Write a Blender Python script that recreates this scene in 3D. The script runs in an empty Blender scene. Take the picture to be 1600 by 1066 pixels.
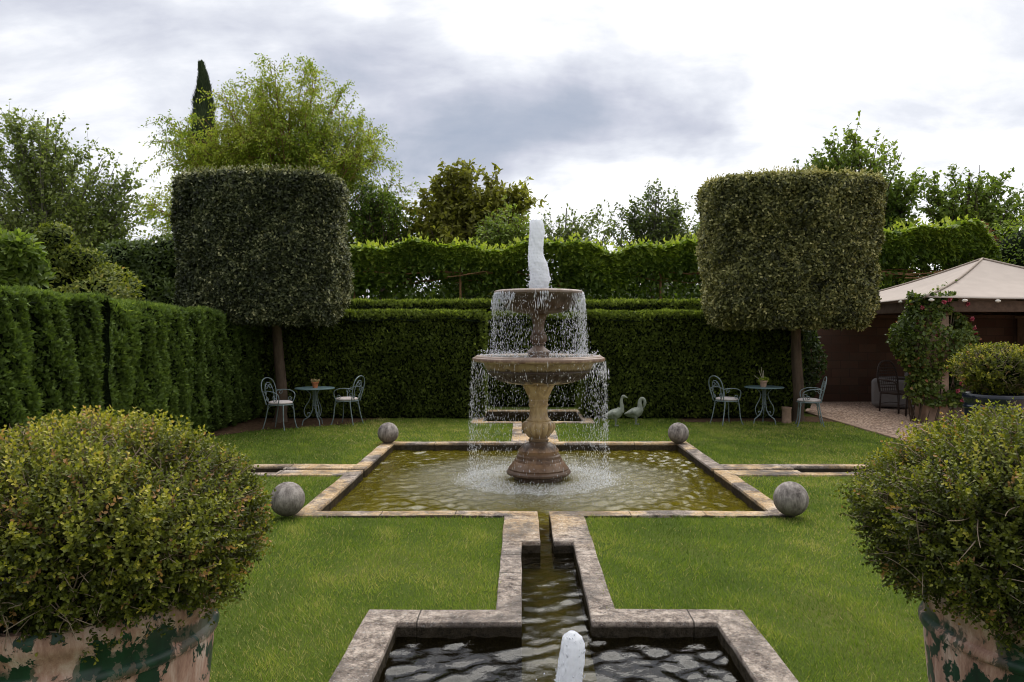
import bpy, bmesh, math, random
import numpy as np
from mathutils import Vector, Matrix

R = math.radians
rng = np.random.default_rng(11)
random.seed(5)
scene = bpy.context.scene

# ------------------------------------------------------------------ camera
CAMH = 1.75
cam_d = bpy.data.cameras.new("camera")
cam = bpy.data.objects.new("camera", cam_d)
scene.collection.objects.link(cam)
cam.location = (0, 0, CAMH)
cam.rotation_euler = (R(90), 0, 0)
cam_d.sensor_width = 36
cam_d.lens = 27.0
cam_d.shift_x = -15 / 1600
cam_d.shift_y = -18 / 1600
cam_d.clip_end = 2000
cam_d.clip_start = 0.05
scene.camera = cam

# ------------------------------------------------------------------ view, sampling
scene.view_settings.view_transform = 'Standard'
scene.view_settings.look = 'None'
scene.view_settings.exposure = 0.56
scene.view_settings.gamma = 1.0
scene.render.engine = 'CYCLES'
cy = scene.cycles
cy.max_bounces = 7
cy.diffuse_bounces = 3
cy.glossy_bounces = 3
cy.transmission_bounces = 4
cy.transparent_max_bounces = 8
cy.use_denoising = True
cy.denoising_prefilter = 'ACCURATE'
cy.pixel_filter_type = 'BLACKMAN_HARRIS'
cy.filter_width = 1.0
cy.sample_clamp_indirect = 6

# ------------------------------------------------------------------ node helper
class NT:
    def __init__(s, tree):
        s.t = tree
        s.n = tree.nodes
        s.l = tree.links

    def node(s, typ, **kw):
        nd = s.n.new(typ)
        for k, v in kw.items():
            setattr(nd, k, v)
        return nd

    def put(s, sock, v):
        if v is None:
            return
        if hasattr(v, 'is_output') or isinstance(v, bpy.types.NodeSocket):
            s.l.new(v, sock)
        else:
            try:
                sock.default_value = v
            except Exception:
                sock.default_value = (v[0], v[1], v[2], 1) if len(v) == 3 else v

    def m(s, op, a, b=None, c=None, clamp=False):
        nd = s.node('ShaderNodeMath', operation=op, use_clamp=clamp)
        s.put(nd.inputs[0], a)
        if b is not None: s.put(nd.inputs[1], b)
        if c is not None: s.put(nd.inputs[2], c)
        return nd.outputs[0]

    def mix(s, f, a, b, blend='MIX'):
        nd = s.node('ShaderNodeMix', data_type='RGBA', blend_type=blend)
        s.put(nd.inputs[0], f)
        s.put(nd.inputs[6], a if not isinstance(a, tuple) else (*a[:3], 1))
        s.put(nd.inputs[7], b if not isinstance(b, tuple) else (*b[:3], 1))
        return nd.outputs[2]

    def ramp(s, f, stops, interp='LINEAR'):
        nd = s.node('ShaderNodeValToRGB')
        cr = nd.color_ramp
        cr.interpolation = interp
        while len(cr.elements) < len(stops):
            cr.elements.new(0.5)
        for e, (p, c) in zip(cr.elements, stops):
            e.position = p
            e.color = (c, c, c, 1) if isinstance(c, (int, float)) else (*c[:3], 1)
        s.put(nd.inputs[0], f)
        return nd.outputs[0]

    def noise(s, vec, scale, detail=4, rough=.55, dist=0.0, col=False):
        nd = s.node('ShaderNodeTexNoise')
        s.put(nd.inputs['Vector'], vec)
        nd.inputs['Scale'].default_value = scale
        nd.inputs['Detail'].default_value = detail
        nd.inputs['Roughness'].default_value = rough
        nd.inputs['Distortion'].default_value = dist
        return nd.outputs['Color'] if col else nd.outputs['Fac']

    def obj(s):
        return s.node('ShaderNodeTexCoord').outputs['Object']

    def scale(s, vec, sc, loc=(0, 0, 0)):
        nd = s.node('ShaderNodeMapping')
        s.put(nd.inputs[0], vec)
        nd.inputs['Scale'].default_value = sc
        nd.inputs['Location'].default_value = loc
        return nd.outputs[0]

    def bump(s, h, strength, dist, normal=None):
        nd = s.node('ShaderNodeBump')
        s.put(nd.inputs['Height'], h)
        nd.inputs['Strength'].default_value = strength
        nd.inputs['Distance'].default_value = dist
        if normal is not None: s.put(nd.inputs['Normal'], normal)
        return nd.outputs[0]

    def xyz(s, vec):
        nd = s.node('ShaderNodeSeparateXYZ')
        s.put(nd.inputs[0], vec)
        return nd.outputs

    def principled(s, col, rough=.6, spec=.4, metal=0, normal=None):
        nd = s.node('ShaderNodeBsdfPrincipled')
        s.put(nd.inputs['Base Color'], col if not isinstance(col, tuple) else (*col[:3], 1))
        s.put(nd.inputs['Roughness'], rough)
        nd.inputs['Specular IOR Level'].default_value = spec
        nd.inputs['Metallic'].default_value = metal
        if normal is not None: s.put(nd.inputs['Normal'], normal)
        return nd.outputs[0]

    def mixsh(s, f, a, b):
        nd = s.node('ShaderNodeMixShader')
        s.put(nd.inputs[0], f)
        s.l.new(a, nd.inputs[1])
        s.l.new(b, nd.inputs[2])
        return nd.outputs[0]

    def out(s, sh):
        nd = s.node('ShaderNodeOutputMaterial')
        s.l.new(sh, nd.inputs[0])


def newmat(name):
    m = bpy.data.materials.new(name)
    m.use_nodes = True
    m.node_tree.nodes.clear()
    return m, NT(m.node_tree)

# ------------------------------------------------------------------ world: bright broken overcast
SUN_EL, SUN_AZ = 56, 14
world = bpy.data.worlds.new("World")
scene.world = world
world.use_nodes = True
world.node_tree.nodes.clear()
w = NT(world.node_tree)
dirv = w.node('ShaderNodeTexCoord').outputs['Generated']
dx, dy, dz = w.xyz(dirv)
sky = w.node('ShaderNodeTexSky', sky_type='NISHITA', sun_disc=False)
sky.sun_elevation = R(SUN_EL)
sky.sun_rotation = R(SUN_AZ)
zz = w.m('ADD', w.m('MAXIMUM', dz, 0.0), .34)
cu = w.m('DIVIDE', dx, zz)
cv = w.m('DIVIDE', dy, zz)
cmb = w.node('ShaderNodeCombineXYZ')
w.put(cmb.inputs[0], cu); w.put(cmb.inputs[1], cv)
cloudp = cmb.outputs[0]
n1 = w.noise(w.scale(cloudp, (1.1, 1.7, 1), (3.3, 1.7, 0)), 1.5, 9, .58, .35)
n2 = w.noise(w.scale(cloudp, (1.3, 2.0, 1), (9.1, 4.7, 0)), 3.4, 8, .58, .4)
warp = w.noise(dirv, 3.2, 5, .6, 0.0, col=True)
wx, wy, wz = w.xyz(warp)
az = w.m('ADD', w.m('ARCTAN2', dx, dy), w.m('MULTIPLY', w.m('SUBTRACT', wx, .5), .30))
hor = w.m('SQRT', w.m('ADD', w.m('MULTIPLY', dx, dx), w.m('MULTIPLY', dy, dy)))
el = w.m('ADD', w.m('ARCTAN2', dz, hor), w.m('MULTIPLY', w.m('SUBTRACT', wy, .5), .16))
def blob(a, e, ra, re, amp):
    qa = w.m('DIVIDE', w.m('SUBTRACT', az, a), ra)
    qe = w.m('DIVIDE', w.m('SUBTRACT', el, e), re)
    d = w.m('ADD', w.m('MULTIPLY', qa, qa), w.m('MULTIPLY', qe, qe))
    return w.m('MULTIPLY', w.m('EXPONENT', w.m('MULTIPLY', d, -1.0)), amp)
base = w.node('ShaderNodeMapRange', interpolation_type='SMOOTHSTEP')
w.put(base.inputs[0], az)
base.inputs[1].default_value = -.35; base.inputs[2].default_value = .22
base.inputs[3].default_value = .70; base.inputs[4].default_value = .99
B = base.outputs[0]
for bl in [(-.01, .262, .20, .050, -.60), (.085, .285, .07, .045, -.25), (-.12, .215, .16, .040, -.30),
           (.235, .245, .055, .040, -.42), (.40, .235, .13, .030, -.16), (-.17, .36, .10, .035, -.22),
           (-.46, .36, .16, .05, -.18), (.22, .40, .07, .03, -.22), (.05, .34, .07, .02, .08),
           (-.36, .33, .06, .04, .16), (-.55, .30, .12, .04, .12), (-.24, .27, .06, .02, .22),
           (-.5, .42, .12, .03, .28), (-.22, .40, .05, .03, .2), (.05, .15, .25, .04, .22), (-.42, .18, .16, .06, .22)]:
    B = w.m('ADD', B, blob(*bl))
B = w.m('ADD', B, w.m('MULTIPLY', w.m('SUBTRACT', n1, .5), 1.25))
B = w.m('ADD', B, w.m('MULTIPLY', w.m('SUBTRACT', n2, .5), .55))
ccol = w.ramp(B, [(0.0, (.25, .29, .37)), (.28, (.32, .35, .42)), (.52, (.43, .445, .51)), (.76, (.58, .595, .64)), (.97, (.78, .78, .79))])
hi = w.node('ShaderNodeMapRange'); w.put(hi.inputs[0], dz)
hi.inputs[1].default_value = .42; hi.inputs[2].default_value = .95
hi.inputs[3].default_value = 1.0; hi.inputs[4].default_value = 2.0
vm = w.node('ShaderNodeVectorMath', operation='SCALE')
bk = w.node('ShaderNodeMapRange', interpolation_type='SMOOTHSTEP'); w.put(bk.inputs[0], dy)
bk.inputs[1].default_value = -.45; bk.inputs[2].default_value = .25
bk.inputs[3].default_value = .62; bk.inputs[4].default_value = 1.0
w.put(vm.inputs[0], ccol); w.put(vm.inputs['Scale'], w.m('MULTIPLY', w.m('MULTIPLY', hi.outputs[0], bk.outputs[0]), 10.0))
skc = w.mix(.955, sky.outputs[0], vm.outputs[0])
bg = w.node('ShaderNodeBackground')
w.put(bg.inputs[0], skc); bg.inputs[1].default_value = .1
wo = w.node('ShaderNodeOutputWorld'); w.l.new(bg.outputs[0], wo.inputs[0])

# ------------------------------------------------------------------ sun (veiled)
sd = bpy.data.lights.new("sun", 'SUN')
sd.energy = 1.5
sd.angle = R(48)
sd.color = (1.0, .96, .88)
sun = bpy.data.objects.new("sun", sd)
scene.collection.objects.link(sun)
sv = Vector((math.sin(R(SUN_AZ)) * math.cos(R(SUN_EL)), math.cos(R(SUN_AZ)) * math.cos(R(SUN_EL)), math.sin(R(SUN_EL))))
sun.rotation_euler = sv.to_track_quat('Z', 'Y').to_euler()

# ================================================================== mesh building
def at(px, py, Y):
    return np.array([(px - 815) / 1200 * Y, Y, CAMH - (py - 515) / 1200 * Y])

class MB:
    def __init__(s):
        s.v, s.f, s.var, s.mi, s.nv = [], [], [], [], 0

    def add(s, V, F, var=0.5, mat=0):
        V = np.asarray(V, float).reshape(-1, 3)
        F = np.asarray(F, int)
        s.v.append(V)
        s.f.append(F + s.nv)
        s.mi.append(np.full(len(F), mat, int))
        s.var.append(np.broadcast_to(np.asarray(var, float), (len(V),)).copy())
        s.nv += len(V)

    def build(s, name, mats, parent=None, smooth=False, sharp=None):
        me = bpy.data.meshes.new(name)
        V = np.concatenate(s.v)
        me.vertices.add(len(V))
        me.vertices.foreach_set('co', V.ravel())
        sizes = np.concatenate([np.full(len(f), f.shape[1], int) for f in s.f])
        loops = np.concatenate([f.ravel() for f in s.f])
        me.loops.add(len(loops))
        me.loops.foreach_set('vertex_index', loops)
        starts = np.concatenate([[0], np.cumsum(sizes)[:-1]])
        me.polygons.add(len(sizes))
        me.polygons.foreach_set('loop_start', starts)
        me.polygons.foreach_set('material_index', np.concatenate(s.mi))
        if smooth:
            me.polygons.foreach_set('use_smooth', np.ones(len(sizes), bool))
        a = me.attributes.new('var', 'FLOAT', 'POINT')
        a.data.foreach_set('value', np.concatenate(s.var))
        for m in (mats if isinstance(mats, (list, tuple)) else [mats]):
            me.materials.append(m)
        me.update(calc_edges=True)
        me.validate()
        if sharp:
            me.set_sharp_from_angle(angle=R(sharp))
        o = bpy.data.objects.new(name, me)
        scene.collection.objects.link(o)
        if parent is not None:
            o.parent = parent
        return o

def tag(o, label=None, cat=None, group=None, kind=None):
    if label: o['label'] = label
    if cat: o['category'] = cat
    if group: o['group'] = group
    if kind: o['kind'] = kind
    return o

def thing(name, label, cat, loc=(0, 0, 0), rz=0, group=None):
    o = bpy.data.objects.new(name, None)
    scene.collection.objects.link(o)
    o.location = loc
    o.rotation_euler = (0, 0, rz)
    return tag(o, label, cat, group)

def nrm(a):
    return a / np.maximum(np.linalg.norm(a, axis=-1, keepdims=True), 1e-9)

def rdir(n):
    return nrm(rng.normal(size=(n, 3)))

def U(n, a=0., b=1.):
    return rng.uniform(a, b, n)

def fnoise(Pt, s, seed=0, k=9):
    r = np.random.default_rng(1000 + seed)
    K = nrm(r.normal(size=(k, 3))) * r.uniform(.6, 1.7, (k, 1)) * s
    ph = r.uniform(0, 6.28, k)
    return np.sin(Pt @ K.T + ph).sum(1) / (k ** .5) * .75

# leaf templates: along (y), side (x), lift (z); faces
LEAF6 = (np.array([[0, 0, 0], [.5, .32, .0], [.42, .70, .0], [0, 1, 0], [-.42, .70, .0], [-.5, .32, .0]]), [[0, 1, 2, 3], [0, 3, 4, 5]])
LEAF4 = (np.array([[0, 0, 0], [.5, .45, 0], [0, 1, 0], [-.5, .45, 0]]), [[0, 1, 2, 3]])
LEAF3 = (np.array([[-.5, 0, 0], [.5, 0, 0], [0, 1, 0]]), [[0, 1, 2]])
LOBED = (np.array([[0, 0, 0], [.5, .1, 0], [.36, .45, 0], [.52, .75, 0], [0, 1, 0], [-.52, .75, 0], [-.36, .45, 0], [-.5, .1, 0]]),
         [[0, 1, 2, 3], [0, 3, 4, 4], [0, 4, 5, 5], [0, 5, 6, 7]])
LOBED = (LOBED[0], [[0, 1, 2, 4], [2, 3, 4, 4], [0, 4, 6, 7], [4, 5, 6, 6]])
LOBED = (np.array([[0, 0, 0], [.5, .15, 0], [.36, .5, 0], [.5, .8, 0], [0, 1.05, 0], [-.5, .8, 0], [-.36, .5, 0], [-.5, .15, 0]]),
         [[0, 1, 2, 4], [0, 4, 6, 7]])

def leaves(mb, P0, D, N, L, W, var, tpl=LEAF6, fold=.25, curl=.1, mat=0):
    n = len(P0)
    L = np.broadcast_to(L, (n,)); W = np.broadcast_to(W, (n,))
    D = nrm(D)
    S = nrm(np.cross(D, N))
    N = np.cross(S, D)
    T, Fc = tpl
    k = len(T)
    x = T[:, 0][None, :, None] * W[:, None, None]
    y = T[:, 1][None, :, None] * L[:, None, None]
    z = (np.abs(T[:, 0])[None, :, None] * fold * W[:, None, None] - (T[:, 1] ** 2)[None, :, None] * curl * L[:, None, None])
    V = P0[:, None, :] + S[:, None, :] * x + D[:, None, :] * y + N[:, None, :] * z
    Fi = (np.arange(n)[:, None, None] * k + np.array(Fc)[None]).reshape(-1, len(Fc[0]))
    mb.add(V.reshape(-1, 3), Fi, np.repeat(np.broadcast_to(var, (n,)), k), mat)

def tubes(mb, Pt, Rad, sides=5, var=.5, mat=0, caps=False):
    """many tubes at once: Pt (n,k,3), Rad (n,k)"""
    Pt = np.asarray(Pt, float); Rad = np.asarray(Rad, float)
    if Pt.ndim == 2: Pt = Pt[None]
    if Rad.ndim == 0: Rad = np.full(Pt.shape[:2], float(Rad))
    if Rad.ndim == 1: Rad = np.broadcast_to(Rad, Pt.shape[:2])
    n, k, _ = Pt.shape
    T = np.empty_like(Pt)
    T[:, 1:-1] = Pt[:, 2:] - Pt[:, :-2]
    T[:, 0] = Pt[:, 1] - Pt[:, 0]
    T[:, -1] = Pt[:, -1] - Pt[:, -2]
    T = nrm(T)
    A = np.empty_like(T)
    ref = np.where(np.abs(T[:, 0, 2:3]) > .8, np.array([[1., 0, 0]]), np.array([[0, 0, 1.]]))
    a = nrm(ref - (ref * T[:, 0]).sum(1, keepdims=True) * T[:, 0])
    A[:, 0] = a
    for i in range(1, k):
        a = a - (a * T[:, i]).sum(1, keepdims=True) * T[:, i]
        a = nrm(a)
        A[:, i] = a
    Bv = np.cross(T, A)
    th = np.arange(sides) / sides * 2 * math.pi
    V = Pt[:, :, None, :] + Rad[:, :, None, None] * (A[:, :, None, :] * np.cos(th)[None, None, :, None] + Bv[:, :, None, :] * np.sin(th)[None, None, :, None])
    idx = np.arange(n * k * sides).reshape(n, k, sides)
    q = np.stack([idx[:, :-1], np.roll(idx, -1, 2)[:, :-1], np.roll(idx, -1, 2)[:, 1:], idx[:, 1:]], -1).reshape(-1, 4)
    vv = np.repeat(np.broadcast_to(var, (n,)), k * sides)
    base = mb.nv
    mb.add(V.reshape(-1, 3), q, vv, mat)
    if caps and sides >= 3:
        for i in range(n):
            for kk, rev in ((0, 1), (k - 1, 0)):
                f = idx[i, kk][::-1] if rev else idx[i, kk]
                mb.f.append((f + base)[None]); mb.mi.append(np.array([mat]))

def spline(pts, n=8):
    """catmull-rom"""
    p = np.array(pts, float)
    p = np.vstack([2 * p[0] - p[1], p, 2 * p[-1] - p[-2]])
    out = []
    for i in range(1, len(p) - 2):
        t = np.linspace(0, 1, n, endpoint=False)[:, None]
        a, b, c, d = p[i - 1], p[i], p[i + 1], p[i + 2]
        out.append(.5 * ((2 * b) + (-a + c) * t + (2 * a - 5 * b + 4 * c - d) * t ** 2 + (-a + 3 * b - 3 * c + d) * t ** 3))
    out.append(p[-2][None])
    return np.vstack(out)

def lathe(mb, prof, seg=64, center=(0, 0, 0), mod=None, var=.5, mat=0, close_top=False, close_bot=False):
    prof = np.array(prof, float)
    th = np.arange(seg) / seg * 2 * math.pi
    r = prof[:, 0][:, None] * np.ones(seg)
    z = prof[:, 1][:, None] * np.ones(seg)
    if mod is not None:
        r = mod(r, z, th[None, :] * np.ones_like(r))
    V = np.stack([center[0] + r * np.cos(th), center[1] + r * np.sin(th), center[2] + z], -1)
    k = len(prof)
    idx = np.arange(k * seg).reshape(k, seg)
    q = np.stack([idx[:-1], np.roll(idx, -1, 1)[:-1], np.roll(idx, -1, 1)[1:], idx[1:]], -1).reshape(-1, 4)
    base = mb.nv
    mb.add(V.reshape(-1, 3), q, var, mat)
    if close_top: mb.f.append((idx[-1] + base)[None]); mb.mi.append(np.array([mat]))
    if close_bot: mb.f.append((idx[0][::-1] + base)[None]); mb.mi.append(np.array([mat]))

def boxm(mb, x0, x1, y0, y1, z0, z1, mat=0, var=.5):
    V = [(x, y, z) for z in (z0, z1) for y in (y0, y1) for x in (x0, x1)]
    mb.add(V, [[0, 2, 3, 1], [4, 5, 7, 6], [0, 1, 5, 4], [2, 6, 7, 3], [0, 4, 6, 2], [1, 3, 7, 5]], var, mat)

def bevel(o, w=.01, seg=2, ang=40):
    b = o.modifiers.new('bevel', 'BEVEL')
    b.width = w; b.segments = seg; b.limit_method = 'ANGLE'; b.angle_limit = R(ang)
    return o

def ellipsoid(mb, c, r, seg=24, rings=14, noise=0, ns=3, seed=0, mat=0, var=.5):
    u = np.linspace(0.02, math.pi - .02, rings)
    th = np.arange(seg) / seg * 2 * math.pi
    D = np.stack([np.sin(u)[:, None] * np.cos(th), np.sin(u)[:, None] * np.sin(th), np.cos(u)[:, None] * np.ones(seg)], -1).reshape(-1, 3)
    rr = 1 + (noise * fnoise(D * ns, 1.0, seed) if noise else 0)
    V = np.array(c) + D * np.array(r) * (rr[:, None] if noise else 1)
    idx = np.arange(rings * seg).reshape(rings, seg)
    q = np.stack([idx[:-1], idx[1:], np.roll(idx, -1, 1)[1:], np.roll(idx, -1, 1)[:-1]], -1).reshape(-1, 4)
    base = mb.nv
    mb.add(V, q, var, mat)
    mb.f.append((idx[0] + base)[None]); mb.mi.append(np.array([mat]))
    mb.f.append((idx[-1][::-1] + base)[None]); mb.mi.append(np.array([mat]))

# ================================================================== materials
def leafmat(name, stops, trans=.28, rough=.5, spec=.35, tcol=(1.25, 1.3, .6)):
    m, t = newmat(name)
    a = t.node('ShaderNodeAttribute', attribute_name='var', attribute_type='GEOMETRY')
    col = t.ramp(a.outputs['Fac'], stops)
    p = t.principled(col, rough, spec)
    tr = t.node('ShaderNodeBsdfTranslucent')
    t.put(tr.inputs[0], t.mix(1.0, col, tcol, 'MULTIPLY'))
    t.out(t.mixsh(trans, p, tr.outputs[0]))
    return m

def barkmat(name, c1, c2, sc=12, rough=.85):
    m, t = newmat(name)
    o = t.obj()
    n = t.noise(t.scale(o, (1, 1, .25)), sc, 6, .65)
    col = t.ramp(n, [(.3, c1), (.7, c2)])
    t.out(t.principled(col, rough, .2, normal=t.bump(n, .7, .02)))
    return m

def plain(name, c, rough=.6, spec=.4, metal=0, vary=.25, sc=20, bump=.2, bd=.003):
    m, t = newmat(name)
    o = t.obj()
    n = t.noise(o, sc, 5, .6)
    a = tuple(x * (1 - vary) for x in c); b = tuple(min(1, x * (1 + vary)) for x in c)
    col = t.ramp(n, [(.3, a), (.7, b)])
    t.out(t.principled(col, rough, spec, metal, normal=t.bump(n, bump, bd)))
    return m

M = {}
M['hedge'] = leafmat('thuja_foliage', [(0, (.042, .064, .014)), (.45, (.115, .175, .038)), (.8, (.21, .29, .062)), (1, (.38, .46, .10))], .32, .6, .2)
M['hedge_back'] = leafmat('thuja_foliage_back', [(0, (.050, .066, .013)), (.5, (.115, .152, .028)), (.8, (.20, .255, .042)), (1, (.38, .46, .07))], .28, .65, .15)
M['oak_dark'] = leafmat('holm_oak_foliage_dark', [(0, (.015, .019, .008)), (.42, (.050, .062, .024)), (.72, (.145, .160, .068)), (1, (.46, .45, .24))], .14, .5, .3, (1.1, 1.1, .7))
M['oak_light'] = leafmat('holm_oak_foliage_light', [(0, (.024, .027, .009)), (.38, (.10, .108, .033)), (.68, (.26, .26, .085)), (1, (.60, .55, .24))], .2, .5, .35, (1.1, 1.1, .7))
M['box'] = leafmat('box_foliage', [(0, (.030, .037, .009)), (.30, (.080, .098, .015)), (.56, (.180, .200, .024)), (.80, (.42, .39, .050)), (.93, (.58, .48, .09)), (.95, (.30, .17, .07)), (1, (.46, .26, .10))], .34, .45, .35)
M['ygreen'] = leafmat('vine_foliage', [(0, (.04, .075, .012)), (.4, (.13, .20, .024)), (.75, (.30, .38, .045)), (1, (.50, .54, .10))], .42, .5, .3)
M['yew'] = leafmat('yellow_tipped_foliage', [(0, (.040, .055, .012)), (.4, (.12, .155, .026)), (.75, (.28, .30, .05)), (.93, (.46, .42, .10)), (1, (.50, .30, .12))], .34, .55, .25)
M['robinia'] = leafmat('robinia_foliage', [(0, (.075, .12, .016)), (.45, (.21, .29, .034)), (1, (.50, .53, .09))], .46, .5, .3)
M['poplar'] = leafmat('poplar_foliage', [(0, (.08, .11, .04)), (.5, (.19, .24, .075)), (1, (.40, .44, .17))], .46, .5, .3)
M['green_tree'] = leafmat('green_tree_foliage', [(0, (.05, .085, .018)), (.5, (.14, .205, .038)), (1, (.30, .37, .08))], .44, .45, .4)
M['olive_tree'] = leafmat('olive_brown_foliage', [(0, (.09, .095, .022)), (.5, (.24, .24, .042)), (1, (.46, .45, .11))], .45, .5, .3)
M['dark_tree'] = leafmat('dark_foliage', [(0, (.018, .032, .010)), (.5, (.050, .080, .018)), (1, (.13, .18, .04))], .28, .5, .35)
M['cypress'] = leafmat('cypress_foliage', [(0, (.03, .045, .025)), (1, (.10, .13, .065))], .12, .6, .2)
M['red'] = leafmat('copper_foliage', [(0, (.12, .06, .035)), (1, (.34, .17, .09))], .3, .5, .3, (1.2, .8, .5))
M['rose_leaf'] = leafmat('rose_foliage', [(0, (.035, .055, .012)), (.6, (.11, .16, .03)), (.92, (.24, .28, .06)), (1, (.40, .16, .09))], .32, .45, .4)
M['core'] = plain('shaded_foliage_core', (.010, .016, .006), .95, .05, vary=.4, sc=25, bump=1, bd=.05)  # solid filler blocking see-through; shade between the leaves is painted into its colour
M['bark'] = barkmat('brown_bark', (.06, .042, .03), (.14, .10, .07))
M['bark_orange'] = barkmat('orange_bark', (.16, .085, .04), (.30, .17, .08))
M['bark_grey'] = barkmat('grey_bark', (.09, .085, .07), (.2, .18, .15))
M['twig'] = barkmat('box_twig', (.20, .145, .10), (.42, .33, .24), 30)

def mat_stone():
    m, t = newmat('weathered_coping_stone')
    o = t.obj()
    x, y, z = t.xyz(o)
    big = t.noise(o, 1.6, 6, .65, .4)
    med = t.noise(o, 7, 9, .80, .3)
    fine = t.noise(o, 24, 7, .85)
    speck = t.noise(o, 55, 5, .8)
    f = t.m('ADD', t.m('MULTIPLY', med, .55), t.m('MULTIPLY', fine, .45))
    col = t.ramp(f, [(.40, (.080, .062, .052)), (.47, (.235, .19, .158)), (.53, (.47, .39, .325)), (.60, (.70, .60, .51))])
    sub = t.node('ShaderNodeMapRange'); t.put(sub.inputs[0], y); sub.inputs[1].default_value = 6.0; sub.inputs[2].default_value = 7.3
    oc = t.m('MULTIPLY', t.ramp(t.m('ADD', t.m('MULTIPLY', t.noise(o, 1.4, 3, .5, .3), .75), t.m('MULTIPLY', med, .25)), [(.43, 0), (.50, 1)]), sub.outputs[0])
    col = t.mix(t.m('MULTIPLY', oc, .82), col, t.ramp(f, [(.38, (.36, .21, .09)), (.5, (.66, .45, .23)), (.60, (.82, .68, .48))]))
    st = t.ramp(t.m('ADD', t.m('MULTIPLY', big, .6), t.m('MULTIPLY', fine, .4)), [(.50, 0), (.56, 1)])
    col = t.mix(t.m('MULTIPLY', st, .72), col, t.ramp(speck, [(.35, (.045, .040, .038)), (.65, (.13, .115, .105))]))
    pit = t.ramp(speck, [(.53, 0), (.58, 1)])
    col = t.mix(t.m('MULTIPLY', pit, .7), col, (.06, .052, .046))
    lt = t.ramp(t.noise(o, 55, 3, .6, .5), [(.60, 0), (.66, 1)])
    col = t.mix(t.m('MULTIPLY', lt, .5), col, (.62, .58, .54))
    jm = None
    for ax, vals in ((y, (6.262, 7.132, 5.45, 8.35, 10.62, 11.875, 12.76, 5.9)), (x, (-.62, 1.02, -1.32, 1.72, -2.92, -3.72, 3.30, 4.1))):
        for v_ in vals:
            q = t.m('LESS_THAN', t.m('ABSOLUTE', t.m('SUBTRACT', t.m('ADD', ax, t.m('MULTIPLY', t.m('SUBTRACT', med, .5), .02)), v_)), .0045)
            jm = q if jm is None else t.m('MAXIMUM', jm, q)
    col = t.mix(t.m('MULTIPLY', jm, .85), col, (.035, .03, .025))
    # splashed, algae-black faces below the top edge
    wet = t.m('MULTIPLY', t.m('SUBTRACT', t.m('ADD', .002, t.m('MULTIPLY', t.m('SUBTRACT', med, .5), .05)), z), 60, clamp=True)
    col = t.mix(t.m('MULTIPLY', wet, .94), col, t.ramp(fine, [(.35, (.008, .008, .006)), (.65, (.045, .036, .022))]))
    h = t.m('SUBTRACT', t.m('ADD', med, t.m('MULTIPLY', fine, .6)), jm)
    sh = t.principled(col, .9, .2, normal=t.bump(h, 1.0, .02))
    t.put(sh.node.inputs['Specular IOR Level'], t.m('SUBTRACT', .2, t.m('MULTIPLY', wet, .2)))
    t.out(sh)
    return m
M['stone'] = mat_stone()

def mat_ball():
    m, t = newmat('aged_stone_ball')
    o = t.obj()
    v = t.noise(t.scale(o, (1, 1, .3)), 26, 7, .75, .3)
    b = t.noise(o, 7, 6, .65, .4)
    x, y, z = t.xyz(o)
    col = t.ramp(t.m('ADD', t.m('MULTIPLY', v, .5), t.m('MULTIPLY', b, .5)), [(.40, (.095, .080, .072)), (.5, (.24, .21, .19)), (.60, (.42, .375, .34))])
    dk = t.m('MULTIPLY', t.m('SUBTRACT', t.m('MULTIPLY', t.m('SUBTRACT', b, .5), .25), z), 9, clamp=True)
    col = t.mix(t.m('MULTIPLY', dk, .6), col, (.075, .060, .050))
    sp = t.ramp(t.noise(o, 60, 3, .6), [(.6, 0), (.68, 1)])
    col = t.mix(t.m('MULTIPLY', sp, .5), col, (.08, .07, .06))
    t.out(t.principled(col, .82, .3, normal=t.bump(t.m('ADD', t.m('MULTIPLY', v, .4), b), .3, .006)))
    return m
M['ball'] = mat_ball()

def mat_fountain():
    m, t = newmat('wet_fountain_stone')
    o = t.obj()
    x, y, z = t.xyz(o)
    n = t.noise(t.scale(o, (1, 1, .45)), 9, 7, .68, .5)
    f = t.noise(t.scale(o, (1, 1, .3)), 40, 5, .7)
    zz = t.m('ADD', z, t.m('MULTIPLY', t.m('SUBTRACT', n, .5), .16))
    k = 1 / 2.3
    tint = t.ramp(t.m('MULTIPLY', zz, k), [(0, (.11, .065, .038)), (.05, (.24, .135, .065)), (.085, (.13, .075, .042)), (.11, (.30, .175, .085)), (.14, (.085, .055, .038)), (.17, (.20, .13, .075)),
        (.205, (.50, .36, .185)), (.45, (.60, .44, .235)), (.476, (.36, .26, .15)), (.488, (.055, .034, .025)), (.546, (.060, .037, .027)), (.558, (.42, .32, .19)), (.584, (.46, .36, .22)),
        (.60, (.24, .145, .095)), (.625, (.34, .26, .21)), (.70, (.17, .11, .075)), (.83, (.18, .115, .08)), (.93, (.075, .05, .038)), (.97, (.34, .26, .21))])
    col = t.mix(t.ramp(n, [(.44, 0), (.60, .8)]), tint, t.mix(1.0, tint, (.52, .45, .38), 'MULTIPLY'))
    col = t.mix(t.ramp(f, [(.58, 0), (.72, .45)]), col, (.42, .34, .26))
    t.out(t.principled(col, t.ramp(n, [(.3, .28), (.7, .6)]), .5, normal=t.bump(t.m('ADD', n, t.m('MULTIPLY', f, .5)), .7, .010)))
    return m
M['fountain'] = mat_fountain()

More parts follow.
